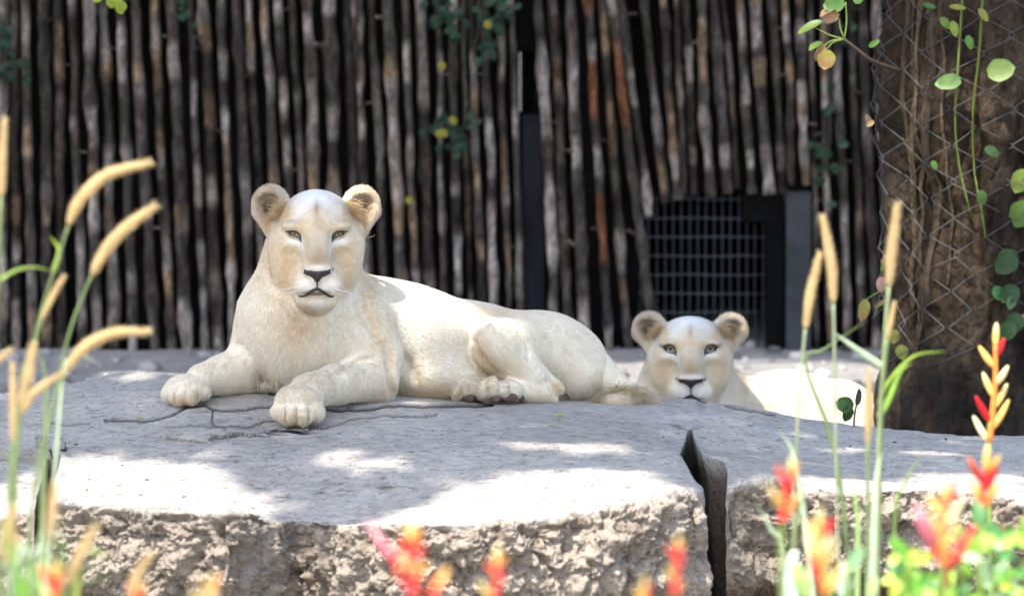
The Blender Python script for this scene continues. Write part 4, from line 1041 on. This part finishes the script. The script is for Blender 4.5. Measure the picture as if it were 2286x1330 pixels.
    flow = [(706, 560, -200, 0, -1, 0.6), (706, 470, -110, 0, -1, 1), (650, 600, -140, -1, 0.7, .5), (765, 600, -140, 1, 0.7, .5), (620, 550, -80, -1, 0.8, .6), (795, 550, -80, 1, 0.8, .6), (706, 680, -190, 0, 1, 0.3), (682, 640, -230, -1, 0.4, .5), (734, 640, -230, 1, .4, .5),
            (660, 720, -120, -0.2, 1, 0), (560, 660, 0, -0.35, 1, 0.3), (760, 700, -60, 0.45, 1, .4), (690, 800, -130, 0.05, 1, 0), (690, 860, -110, 0, 1, 0), (560, 800, -20, -0.4, 1, 0), (480, 840, -30, -1, 0.5, -.4), (410, 870, -100, -.5, 1, -.6),
            (830, 780, -60, 0.3, 1, 0.3), (760, 850, -190, -.7, .7, -.8), (660, 910, -340, -.2, 1, -.6), (900, 720, 100, 1, .5, .6), (1000, 760, 160, 1, .4, .6), (950, 860, 90, 1, 0.5, .3), (1100, 740, 120, .6, .8, .2), (1200, 760, 250, 1, .6, .4), (1160, 830, 130, .6, 1, 0),
            (1300, 800, 280, .8, 1, 0), (1260, 860, 220, .3, 1, -.2), (1390, 870, 240, 0.4, 1, -.3), (1360, 900, 190, -1, .6, -.2), (1100, 870, 70, -1, 0, -.3), (604, 440, -40, -.4, -1, 0), (630, 485, -60, -1, -.4, 0), (812, 440, -40, .4, -1, 0), (784, 485, -60, 1, -.4, 0)]
    def lenf(P):
        x, y = P[:, 0], P[:, 1]
        L = np.full(len(P), 8.5)
        face = ((x - 706) / 105) ** 2 + ((y - 560) / 130) ** 2 < 1; L[face] = 6.0
        L[face & (((x - 707) / 40) ** 2 + ((y - 600) / 60) ** 2 < 1)] = 4.0
        L[face & (y > 664)] = 7
        ch = np.exp(-((x - 670) / 110) ** 2 - ((y - 800) / 90) ** 2); L += 8 * ch * (y > 690)
        be = np.exp(-((x - 950) / 130) ** 2 - ((y - 880) / 30) ** 2); L += 9 * be
        ear = (y < 500) & ((x < 650) | (x > 762)); L[ear] = 8
        L += 14 * np.exp(-((x - 1370) / 60) ** 2 - ((y - 895) / 26) ** 2)
        return L
    def skip(P):
        x, y = P[:, 0], P[:, 1]
        k = (((x - 656) / 20) ** 2 + ((y - 525) / 14) ** 2 < 1) | (((x - 757) / 20) ** 2 + ((y - 525) / 14) ** 2 < 1) | (((x - 708) / 36) ** 2 + ((y - 610) / 19) ** 2 < 1)
        k |= (np.abs(x - 706) < 42) & (np.abs(y - (645 + 14 * np.clip(np.abs(x - 708) / 34, 0, 1))) < 6)
        return k
    lion_fur('fur', pos, Q, toW, root, Cc, flow, lenf, 200000, skip, 0.0006)
    # long hair: inside the ears, the tail tuft, chin and elbow fringes
    def tuft(cx, cy, cd, sx, sy, sd, dirn, n, L, col, spread=0.35):
        P = np.array([cx, cy, cd]) + RNG.normal(0, 1, (n, 3)) * np.array([sx, sy, sd]); A = toW(P)
        d = np.array(dirn, float); d = d / np.linalg.norm(d); D = d + RNG.normal(0, spread, (n, 3)); D /= np.linalg.norm(D, axis=1, keepdims=True)
        Bq = toW(P + D * 10) - A; Bq /= np.linalg.norm(Bq, axis=1, keepdims=True)
        c = np.array(col) * RNG.uniform(0.75, 1.15, (n, 1))
        return A, Bq, RNG.uniform(0.5, 1.0, n) * L * s, c
    G = [tuft(637, 478, -62, 7, 12, 4, (-1, .1, -.4), 700, 38, CREAM), tuft(626, 500, -62, 12, 10, 4, (-.9, -.3, -.3), 400, 30, CREAM), tuft(777, 479, -62, 7, 12, 4, (1, .1, -.4), 700, 38, CREAM), tuft(787, 500, -62, 10, 10, 4, (.9, -.3, -.3), 400, 28, CREAM),
         tuft(1398, 880, 225, 15, 8, 8, (-1, .6, -.5), 2200, 70, (0.50, 0.40, 0.25), 0.2), tuft(1408, 878, 235, 16, 8, 8, (-.5, .9, -.5), 900, 46, (0.62, 0.52, 0.36), 0.25), tuft(1412, 878, 240, 14, 7, 8, (1, .42, -.1), 1100, 54, (0.66, 0.57, 0.42), 0.18), 
         tuft(604, 858, -66, 18, 5, 18, (.2, 1, -.2), 160, 14, (0.55, 0.47, 0.34))]
    A, B, L, c = [np.concatenate([g[i] for g in G]) for i in range(4)]
    hair_obj('hair_tuft', A, B, L, np.tile([0, 0, -0.3], (len(A), 1)), np.clip(c, 0, .95), root, 0.0008, 5, 0.4)
    # whiskers
    wk = []
    for sd in (-1, 1):
        for i in range(5):
            x, y = 707 + sd * RNG.uniform(26, 48), RNG.uniform(628, 652); d = surf(v, x, y); wk.append((x, y, d, sd, RNG.uniform(-0.1, 0.5)))
    A = toW(np.array([k[:3] for k in wk])); B = np.array([[k[3], -0.35, -k[4]] for k in wk]); B /= np.linalg.norm(B, axis=1, keepdims=True)
    hair_obj('whisker', A, B, RNG.uniform(0.05, 0.10, len(wk)), np.tile([0, 0, -0.5], (len(wk), 1)), np.tile([0.85, .84, .8], (len(wk), 1)), root, 0.0004, 6, 0.4)
    return root
near_lioness()

LY2 = 14.4
def far_lioness():
    s = PXR * LY2; q = 0.9
    def toW(p): return W(p[:, 0], p[:, 1], LY2 + p[:, 2] * s)
    ysrc = [380, 413, 427, 460, 523, 600, 630, 646, 691, 760]; ydst = [657, 689, 704, 735, 779, 843, 866, 884, 926, 990]
    def hm(x, y, d):
        Y = float(np.interp(y, ysrc, ydst)); sl = (np.interp(y + 12, ysrc, ydst) - np.interp(y - 12, ysrc, ydst)) / 24.0
        return (1541 + (x - 706.5) * (0.90 if 430 < y else 0.90), Y, d * q, float(sl / q))
    v = Vol(axis([(1395, 1680, 2.5), (1680, 2120, 5)]), axis([(680, 930, 2.5), (930, 1130, 5)]), axis([(-265, -100, 2.6), (-100, 560, 5.5)]))
    E, C = v.ell, v.cone
    C((1536, 860, 60), (1541, 800, 0), 112, 92, 40)
    E((1545, 960, 70), (135, 120, 130), 50)
    C((1600, 930, 140), (1760, 950, 260), 98, 112, 50)
    C((1760, 950, 260), (1860, 957, 330), 112, 104, 50)
    E((1880, 958, 330), (92, 96, 110), 40)
    E((1700, 1000, 220), (150, 80, 110), 50)
    C((1480, 1000, -30), (1470, 1070, -90), 60, 44, 30); C((1470, 1070, -90), (1440, 1085, -220), 44, 38, 24)
    C((1620, 1000, -30), (1635, 1070, -90), 60, 44, 30); C((1635, 1070, -90), (1650, 1085, -220), 44, 38, 24)
    C((1880, 990, 250), (1790, 1010, 160), 70, 55, 30); C((1790, 1020, 160), (1870, 1080, 150), 48, 32, 20)
    head_volume(v, hm, q)
    pos, Q = v.nets(); pos = relax(pos, Q, 2)
    root = thing('lioness', W(1600, 1110, LY2), 'white lioness lying low behind the boulder, only head and back showing', 'lioness')
    spots = head_spots(hm, q) + [(1660, 870, 12, 40, CREAM, 0.5), (1720, 900, 40, 40, CREAM, 0.25), (1450, 860, 14, 40, CREAM, 0.5), (1541, 905, 40, 20, SNOW, 0.5)]
    Cc = paint(pos, WHITE, spots)
    mesh('body', toW(pos), Q, COAT, root, col=Cc)
    face_parts(v, hm, q, toW, root, (0.20, 0.17, 0.09), True, 1.16)
    mouth = simple('tongue_skin', (0.32, 0.09, 0.06), 0.5, 0.2, 60)
    shell(v, [(1529, 893), (1535, 887), (1543, 885), (1551, 887), (1558, 893), (1553, 900), (1543, 902), (1534, 900)], toW, 3, 'tongue', mouth, root, 6, 4)
    flow = [(1541, 810, -200, 0, -1, .6), (1541, 740, -100, 0, -1, 1), (1480, 840, -120, -1, .7, .5), (1600, 840, -120, 1, .7, .5), (1541, 900, -190, 0, 1, .3), (1450, 900, 0, -.3, 1, .3), (1640, 880, 40, .5, 1, .3), (1750, 880, 160, 1, .3, .5), (1870, 880, 240, 1, .4, .5), (1449, 720, -40, -.4, -1, 0), (1630, 720, -40, .4, -1, 0)]
    def lenf(P):
        x, y = P[:, 0], P[:, 1]; L = np.full(len(P), 8.0)
        face = ((x - 1541) / 95) ** 2 + ((y - 815) / 115) ** 2 < 1; L[face] = 5.5
        L[(y < 765) & ((x < 1490) | (x > 1592))] = 8; L[face & (y > 895)] = 10
        return L
    def skip(P):
        x, y = P[:, 0], P[:, 1]
        k = (((x - 1496) / 18) ** 2 + ((y - 780) / 12) ** 2 < 1) | (((x - 1587) / 18) ** 2 + ((y - 780) / 12) ** 2 < 1) | (((x - 1542) / 32) ** 2 + ((y - 852) / 16) ** 2 < 1)
        return k | ((np.abs(x - 1541) < 38) & (np.abs(y - (884 + 11 * np.clip(np.abs(x - 1542) / 30, 0, 1))) < 6)) | (y > 1000)
    lion_fur('fur', pos, Q, toW, root, Cc, flow, lenf, 90000, skip)
    G = []
    for sd, bx in ((-1, 1478), (1, 1604)):
        for yy, n in ((752, 450), (770, 250)):
            P = np.array([bx + sd * (6 if yy > 760 else 0) * -1, yy, -56]) + RNG.normal(0, 1, (n, 3)) * np.array([7, 12, 4]); A = toW(P)
            D = np.array([sd, .05, -.4]) + RNG.normal(0, .35, (n, 3)); D /= np.linalg.norm(D, axis=1, keepdims=True); B = toW(P + 10 * D) - A; B /= np.linalg.norm(B, axis=1, keepdims=True)
            G.append((A, B, RNG.uniform(.5, 1, n) * 34 * s, np.array(CREAM) * RNG.uniform(.75, 1.15, (n, 1))))
    A, B, L, c = [np.concatenate([g[i] for g in G]) for i in range(4)]
    hair_obj('hair_tuft', A, B, L, np.tile([0, 0, -0.3], (len(A), 1)), np.clip(c, 0, .95), root, 0.0008, 5, 0.4)
    return root
far_lioness()
# ================================================================== FOREGROUND PLANTS
SEED = vmat('foxtail', 0.7, 0.15, 80, 0.2, 0.0, 0.45)
PETAL = vmat('bract', 0.4, 0.1, 30, 0.35, 0.0, 0.35)
GRN = (0.17, 0.22, 0.09); PALE = (0.38, 0.46, 0.30)
GB = 0.5
def at(pts, Y): return [W(x, y, Y + dy) for x, y, dy in [(p + (0,))[:3] for p in pts]]

def seed_head(parent, pts, Y, wd):
    """bristly foxtail along pixel points from stalk to tip"""
    n = 26; P = spline(at(pts, Y), n); t = np.linspace(0, 1, n); r0 = wd * 0.5 * PXR * Y
    rad = r0 * np.sqrt(np.clip(np.sin(np.pi * (0.06 + 0.9 * t)), 0.02, 1)) * (1 - 0.18 * t) * 0.68
    v, f = tube(P, rad, 9); v[:-2] += 0.10 * r0 * np.stack([fbm(v[:-2] * 300 + 9 * c, 2, 4) for c in range(3)], -1)
    parts = [(v, f)]; T = np.gradient(P, axis=0); T /= np.linalg.norm(T, axis=1, keepdims=True); B = []; Fb = []; k = 0
    for i in range(800):
        j = RNG.uniform(0, n - 1.001); a = int(j); u = j - a; p = P[a] * (1 - u) + P[a + 1] * u; d = RNG.normal(0, 1, 3); d -= T[a] * (d @ T[a]); d /= np.linalg.norm(d)
        q = p + d * rad[a] * 0.8; e = q + (d * 0.55 + T[a] * 0.75) * r0 * RNG.uniform(.6, 1.15); sd = np.cross(d, T[a]) * r0 * 0.045
        B += [q - sd, q + sd, e]; Fb.append((k, k + 1, k + 2)); k += 3
    parts.append((np.array(B), Fb)); V, F = joinm(parts)
    c = np.array([0.62, 0.46, 0.23]) * (1 + 0.18 * fbm(V * 50, 2, 3)[:, None]); c[len(v):] = np.array([0.78, 0.63, 0.36])
    return mesh('seed_head', V, F, SEED, parent, col=np.clip(c, 0, 1))

def blade(parent, pts, Y, wd, color, name='blade', n=18):
    P = spline(at(pts, Y), n); t = np.linspace(0, 1, n); v, f = tube(P, wd * .5 * PXR * Y * np.clip(1.05 - t ** 2, .06, 1), 6, 0.22, up=(0.3, 1, 0.1)); return mesh(name, v, f, STEM, parent, col=tint(v, color))

def stalk(parent, pts, Y, wd, color=GRN): return stem_part(parent, at(pts, Y), wd * .5 * PXR * Y, wd * .4 * PXR * Y, color, 'stem', 20, 7)

def base_px(px, Y):
    """photo row where the ground is met at this distance"""
    p = W(px, 1330, Y); return float(pix_of(np.array([p[0], Y, GB]))[1]) + 8

def clump(label, px, Y): return thing('fountain_grass', (float(W(px, 900, Y)[0]), Y, GB), label, 'grass clump')

def make_grass():
    Y = 9.6; bp = base_px(40, Y)
    g = clump('foxtail grass clump with drooping golden plumes before the stick fence and split boulder', 40, Y)
    seed_head(g, [(153, 500), (178, 447), (240, 390), (338, 362)], Y, 40); stalk(g, [(153, 502), (122, 600), (80, 740), (45, 900), (25, 1100), (10, bp)], Y, 7)
    seed_head(g, [(206, 612), (238, 555), (285, 505), (348, 458)], Y, 40); stalk(g, [(206, 612), (185, 660), (150, 760), (120, 900), (70, 1150), (30, bp)], Y, 7)
    seed_head(g, [(148, 825), (185, 778), (250, 744), (332, 740)], Y - .1, 38); stalk(g, [(148, 825), (120, 900), (90, 1050), (60, 1250), (40, bp)], Y - .1, 6)
    seed_head(g, [(2, 440), (4, 370), (10, 268)], Y, 32); stalk(g, [(2, 440), (-6, 700), (-10, 1000), (0, bp)], Y, 10)
    seed_head(g, [(93, 712), (118, 660), (142, 616)], Y, 22); stalk(g, [(93, 712), (70, 800), (40, 950), (20, bp)], Y, 6)
    seed_head(g, [(45, 905), (62, 840), (74, 768)], Y - .4, 34); seed_head(g, [(28, 985), (30, 900), (28, 812)], Y - .4, 26)
    seed_head(g, [(42, 930), (78, 875), (145, 830)], Y - .3, 28); seed_head(g, [(-30, 830), (0, 800), (25, 780)], Y - .3, 22)
    stalk(g, [(45, 905), (40, 1000), (30, 1150), (30, bp)], Y - .4, 9); stalk(g, [(28, 985), (20, 1150), (20, bp)], Y - .4, 9); stalk(g, [(42, 930), (30, 1100), (10, bp)], Y - .3, 9)
    blade(g, [(10, bp), (-60, 900), (-40, 680), (20, 612), (75, 597), (118, 606)], Y, 13, (.22, .32, .07)); blade(g, [(120, 606), (132, 560), (112, 528)], Y, 12, (.3, .42, .05))
    blade(g, [(60, bp), (100, 1000), (100, 840), (80, 770)], Y, 12, GRN); blade(g, [(60, bp), (130, 950), (160, 800), (230, 815)], Y, 9, PALE)
    Y2 = 8.0; bp2 = base_px(60, Y2); g2 = clump('low foxtail grass clump with green blades at the foot of the split boulder', 80, Y2)
    for pts, w_ in (([(112, 1205), (116, 1140), (122, 1080)], 30), ([(150, 1305), (178, 1240), (212, 1175)], 34), ([(288, 1312), (312, 1272), (338, 1235)], 28), ([(-6, 1240), (14, 1190), (30, 1130)], 34), ([(10, 1260), (28, 1220), (32, 1180)], 26)):
        seed_head(g2, pts, Y2, w_); stalk(g2, [pts[0], (pts[0][0] - 12, pts[0][1] + 120), (70, bp2)], Y2, 10)
    for k in range(26):
        x0 = RNG.uniform(0, 150); x1 = x0 + RNG.normal(0, 70); yt = RNG.uniform(1150, 1290); c = [GRN, PALE, (.10, .28, .03), (.2, .36, .05)][k % 4]
        blade(g2, [(70 + RNG.uniform(-40, 40), bp2), ((x0 + 70) / 2, 1480), (x0, 1330), (x1, yt)], Y2 + RNG.uniform(-.25, .25), RNG.uniform(12, 22), c)
    blade(g2, [(70, bp2), (40, 1330), (70, 1240), (140, 1200)], Y2, 20, PALE); blade(g2, [(70, bp2), (170, 1320), (210, 1235), (245, 1240)], Y2, 16, (.3, .36, .08))
    Y3 = 10.2; bp3 = base_px(1900, Y3); g3 = clump('tall foxtail grass clump with upright plumes before the wire wrapped tree', 1900, Y3)
    seed_head(g3, [(1860, 675), (1856, 590), (1836, 482)], Y3, 34); stalk(g3, [(1860, 672), (1863, 800), (1866, 1000), (1872, 1250), (1890, bp3)], Y3, 7.5, (.27, .31, .18))
    seed_head(g3, [(1798, 732), (1810, 650), (1830, 565)], Y3, 32); stalk(g3, [(1798, 730), (1788, 840), (1778, 1000), (1775, 1250), (1850, bp3)], Y3, 7.5, (.27, .31, .18))
    seed_head(g3, [(1984, 638), (1992, 550), (2004, 455)], Y3, 36); stalk(g3, [(1984, 636), (1972, 800), (1960, 1000), (1952, 1250), (1930, bp3)], Y3, 9, (.26, .31, .16))
    seed_head(g3, [(1937, 992), (1940, 910), (1940, 822)], Y3 - .1, 26); stalk(g3, [(1937, 990), (1936, 1150), (1930, bp3)], Y3 - .1, 9)
    seed_head(g3, [(1980, 760), (1990, 710), (1996, 675)], Y3, 18); stalk(g3, [(1980, 758), (1970, 860), (1964, 1050), (1950, bp3)], Y3, 12)
    blade(g3, [(1968, 818), (1920, 785), (1858, 740)], Y3, 18, PALE); blade(g3, [(1962, 900), (1985, 850), (2040, 795), (2115, 783)], Y3, 9, (.26, .38, .05)); blade(g3, [(1962, 930), (1985, 890), (2010, 830), (2035, 810)], Y3, 16, (.2, .34, .05))
    blade(g3, [(1930, bp3), (1880, 1100), (1800, 820), (1840, 780), (1935, 715)], Y3 + .2, 10, (.14, .2, .07)); blade(g3, [(1870, bp3), (1800, 1200), (1772, 1020), (1740, 960)], Y3 - .3, 16, PALE); blade(g3, [(1930, bp3), (1950, 1200), (1958, 1060), (1968, 1010)], Y3 - .5, 18, (.42, .52, .32)); blade(g3, [(1740, bp3), (1750, 1280), (1720, 1180), (1690, 1130)], Y3 - .6, 16, PALE)
    blade(g3, [(1780, bp3), (1770, 1300), (1780, 1150), (1800, 1100)], Y3 - .6, 14, GRN); blade(g3, [(1760, bp3), (1765, 1330), (1775, 1230), (1770, 1262)], Y3 - .9, 34, (.5, .56, .46)); blade(g3, [(1990, bp3), (1995, 1200), (2020, 1080), (2060, 1010)], Y3, 8, (.2, .3, .05)); blade(g3, [(1900, bp3), (1915, 1250), (1910, 1120), (1905, 1060)], Y3 - .4, 14, (.3, .42, .15))
make_grass()

RED, ORG, YEL, PNK, CRM = (0.74, 0.02, 0.03), (0.88, 0.25, 0.05), (0.88, 0.62, 0.17), (0.85, 0.2, 0.26), (0.92, 0.82, 0.46)
def bract(parent, x, y, Y, dx, dy, L, wd, c0, c1, c2):
    s = PXR * Y; n = 9; t = np.linspace(0, 1, n)
    a = np.array([dx, 0, -dy], float); a /= np.linalg.norm(a); up = np.array([0, 0, 1.0]); yd = RNG.normal(0, .35)
    P = W(x, y, Y) + (t * L * s)[:, None] * (a + [0, yd, 0]) + ((t ** 2) * L * s * .25)[:, None] * up
    v, f = tube(P, wd * .5 * s * np.sqrt(np.clip(np.sin(np.pi * (.10 + .88 * t)), .02, 1)), 8, 0.6)
    tt = np.append(np.repeat(t, 8), [0, 1])[:, None]; c0, c1, c2 = map(np.array, (c0, c1, c2)); c = np.where(tt < .5, c0 + (c1 - c0) * tt * 2, c1 + (c2 - c1) * (tt * 2 - 1)); return mesh('bract', v, f, PETAL, parent, col=c)

FLOWERS = [] 
def flower(label, pts, Y, n, size, scheme, leaves=(), stemcol=(.55, .05, .05)):
    """erect spike: stem pixels from the top of the axis downward; boat shaped bracts alternate up the axis"""
    bp = base_px(pts[-1][0], Y); root = thing('flower_spike', (float(W(pts[-1][0], 900, Y)[0]), Y, GB), label, 'flower', 'red and yellow flowers before the boulders')
    axis_px = spline([p[:2] for p in pts], 20)
    stem_part(root, at([tuple(p) for p in pts] + [(pts[-1][0] + 4, (pts[-1][1] + bp) / 2), (pts[-1][0], bp)], Y), 4.5 * PXR * Y, 6 * PXR * Y, (.20, .28, .06), 'stem', 30)
    ap = [p for p in axis_px]; stem_part(root, [W(x, y, Y) for x, y in axis_px], 5 * PXR * Y, 8 * PXR * Y, RED if scheme != 'y' else ORG, 'flower_axis', 16)
    for i in range(n):
        u = i / max(1, n - 1.0); k = int(u * 19); x, y = axis_px[k]; sd = 1 if i % 2 else -1
        if i == 0: dx, dy = 0.08, -1
        else: dx, dy = sd * RNG.uniform(.45, .8), -RNG.uniform(.7, 1)
        sc = {'ry': [(RED, RED, ORG), (RED, ORG, YEL), (YEL, YEL, CRM), (RED, RED, RED)], 'y': [(YEL, YEL, CRM), (ORG, YEL, YEL), (YEL, YEL, CRM), (YEL, CRM, CRM), (RED, RED, RED)]}[scheme][(i * 7 + 2) % (4 if scheme == 'ry' else 5)]
        bract(root, x, y, Y, dx, dy, 0.8 * size * RNG.uniform(.8, 1.15) * (0.75 + 0.4 * u), size * .23, *sc)
    for (x, y, dx, dy, L, c, w_) in leaves: leaf_part(root, W(x, y, Y), (dx, RNG.normal(0, .3), -dy), (RNG.normal(0, .3), -1, .4), L * PXR * Y, c, c, .15, w_)
    return root

flower('crisp yellow tipped red flower spike standing before the tree foot', [(2222, 770), (2222, 850), (2215, 930), (2208, 985)], 10.6, 9, 66, 'y')
flower('red and yellow flower spike just below the crisp tall one', [(2200, 1050), (2195, 1090), (2185, 1140)], 9.0, 6, 74, 'ry')
flower('yellow flower spike with a pink bract over bright green leaves', [(2110, 1120), (2105, 1180), (2105, 1260)], 7.8, 7, 74, 'y')
flower('mostly red flower spike leaning beside the crevice boulder', [(1765, 1060), (1752, 1100), (1745, 1165)], 8.0, 6, 66, 'ry')
flower('orange flower spike among grass stems below the foxtail plumes', [(1828, 1190), (1832, 1250), (1840, 1325)], 7.5, 8, 70, 'y')
flower('slender pale red flower spike before the crevice', [(1512, 1220), (1510, 1260), (1505, 1330)], 7.2, 6, 40, 'ry')
flower('broad flower spike with a long pink bract before the big boulder', [(915, 1200), (920, 1260), (930, 1330)], 7.2, 7, 66, 'ry')
flower('small flower spike with pink tips before the big boulder', [(1108, 1258), (1108, 1290), (1105, 1340)], 7.2, 5, 50, 'ry')
flower('low orange flower tip rising among the low foxtails', [(118, 1285), (120, 1310), (122, 1350)], 7.2, 5, 54, 'ry')
flower('low red and cream flower tip between the foxtails and the big boulder', [(478, 1310), (470, 1330), (462, 1365)], 7.2, 5, 48, 'y')
flower('low red flower tip beside the lone foxtail plume', [(305, 1322), (306, 1340), (308, 1370)], 7.2, 5, 44, 'ry')
flower('low yellow flower tip before the foot of the crevice', [(1438, 1320), (1440, 1340), (1440, 1380)], 7.2, 4, 44, 'y')
f7 = [o for o in bpy.data.objects if o.get('label', '').startswith('broad flower spike')][0]
bract(f7, 905, 1275, 7.2, -.75, -.75, 120, 17, RED, PNK, (.95, .55, .6)); bract(f7, 912, 1240, 7.2, .5, -.9, 54, 17, ORG, YEL, YEL); bract(f7, 960, 1330, 7.2, .6, -.7, 60, 24, RED, ORG, YEL)
f3 = [o for o in bpy.data.objects if o.get('label', '').startswith('yellow flower spike with')][0]
bract(f3, 2085, 1215, 7.8, -.55, -.9, 84, 26, PNK, PNK, (.95, .5, .55)); bract(f3, 2115, 1255, 7.8, .8, -.75, 90, 20, RED, RED, (.8, .1, .08))

def make_shrub():
    Y = 8.9; bp = base_px(2180, Y); root = thing('leafy_shrub', (float(W(2190, 900, Y)[0]), Y, GB), 'bright green leafy shrub with a dark red stem at the foot of the right hand flowers'.replace('right hand ', 'tall '), 'shrub')
    stem_part(root, at([(2110, 1275), (2160, 1235), (2215, 1190), (2245, 1175)], Y - .1), .006, .004, (.25, .015, .02), 'stem'); stem_part(root, at([(2110, 1275), (2120, 1400), (2170, bp)], Y - .1), .006, .007, (.25, .03, .02), 'stem')
    for i in range(9):
        x = 2040 + 30 * i; stem_part(root, at([(2160 + RNG.uniform(-60, 60), bp), (x, 1420), (x + RNG.normal(0, 12), 1240 + RNG.uniform(-60, 50))], Y + RNG.uniform(-.25, .25)), .005, .002, (.16, .26, .04), 'stem', 10)
    cols = [(.13, .34, .03), (.24, .45, .05), (.34, .52, .08), (.07, .22, .05), (.30, .44, .22), (.45, .5, .07)]
    for i in range(110):
        x = RNG.uniform(2020, 2300); y = 1150 + 230 * RNG.random() ** .8 + max(0, (2140 - x)) * .75
        if y > 1400: continue
        a = RNG.uniform(0, 6.28); c = np.array(cols[RNG.integers(0, 6)]) * RNG.uniform(.75, 1.2)
        leaf_part(root, W(x, y, Y + RNG.uniform(-.3, .3)), (math.cos(a), RNG.normal(0, .4), .35 + math.sin(a) * .7), (RNG.normal(0, .5), -1, .7), RNG.uniform(34, 66) * PXR * Y, c, c * 1.1, .12, .55)
    Y = 9.0; r2 = thing('leafy_shrub', (float(W(1880, 900, Y)[0]), Y, GB), 'pale glossy leaves on low stems under the orange flower spike', 'shrub'); bp = base_px(1880, Y)
    for x, y, dx, dy, L, c in ((1880, 1330, .1, -1, 80, (.42, .52, .4)), (1895, 1270, .5, -.8, 60, (.2, .36, .16)), (1940, 1330, .3, -1, 50, (.4, .5, .2)), (1800, 1330, -.3, -1, 80, (.3, .45, .12)), (1760, 1340, .2, -1, 90, (.5, .55, .5)), (1860, 1310, -.6, -.8, 60, (.16, .3, .06)), (1990, 1335, .4, -1, 50, (.4, .48, .06))):
        leaf_part(r2, W(x, y, Y), (dx, .1, -dy), (.2, -1, .4), L * PXR * Y, c, c, .15, .5); stem_part(r2, at([(x, y), (x - 5, y + 120), (1880, bp)], Y), .003, .005, (.16, .26, .04), 'stem', 10)
make_shrub()

# ------------------------------------------------------------------ litter on the slab
def litter():
    s = PXR * 12.2
    def on(px, py, lift=0.004):
        Ys = np.linspace(13.4, 11.75, 400); p = rock_py(np.full(400, px), Ys); k = int(np.argmin(np.abs(p - py))); q = W(px, py, Ys[k]); q[2] += lift; return q
    for x, y, L, c, lab in ((842, 1098, 60, (.38, .36, .28), 'curled pale dead leaf lying in the hollow of the big boulder'), (1238, 938, 26, (.45, .48, .12), 'small yellow green leaf lying on the big boulder near the tail tuft'), (1222, 960, 22, (.42, .45, .2), 'faded leaf scrap lying on the big boulder below the hind foot'), (305, 944, 20, (.45, .42, .1), 'tiny yellow leaf lying by the long crack in the big boulder')):
        V, F = leafmesh(L * s, .5, .2, 7, .6); P = orient(V, on(x, y, .01), (.95, .3, .02), (0, -.1, 1)); o = mesh('fallen_leaf', P, F, LEAF, col=np.tile(c, (len(P), 1))); tag(o, lab, 'leaf')
    m = simple('dark_crumb', (.06, .045, .035), .9, .3, 50); VV = []; k = 0; FF = []
    b = np.array([(1, 0, 0), (-1, 0, 0), (0, 1, 0), (0, -1, 0), (0, 0, 1), (0, 0, -1)], float); bf = np.array([(0, 2, 4), (2, 1, 4), (1, 3, 4), (3, 0, 4), (2, 0, 5), (1, 2, 5), (3, 1, 5), (0, 3, 5)])
    for i in range(170):
        x = RNG.uniform(150, 2250); y = RNG.uniform(960, 1130) if x < 1500 else RNG.uniform(960, 1060)
        VV.append(on(x, y, .001) + b * RNG.uniform(.4, 1.6, (6, 3)) * RNG.choice([.0012, .002, .0035], p=[.6, .3, .1]) * [1.6, 1, .7]); FF.append(bf + k); k += 6
    tag(mesh('debris', np.vstack(VV), np.vstack(FF), m), 'dark crumbs of dry litter scattered over the boulder tops', 'debris', kind='stuff')
litter()
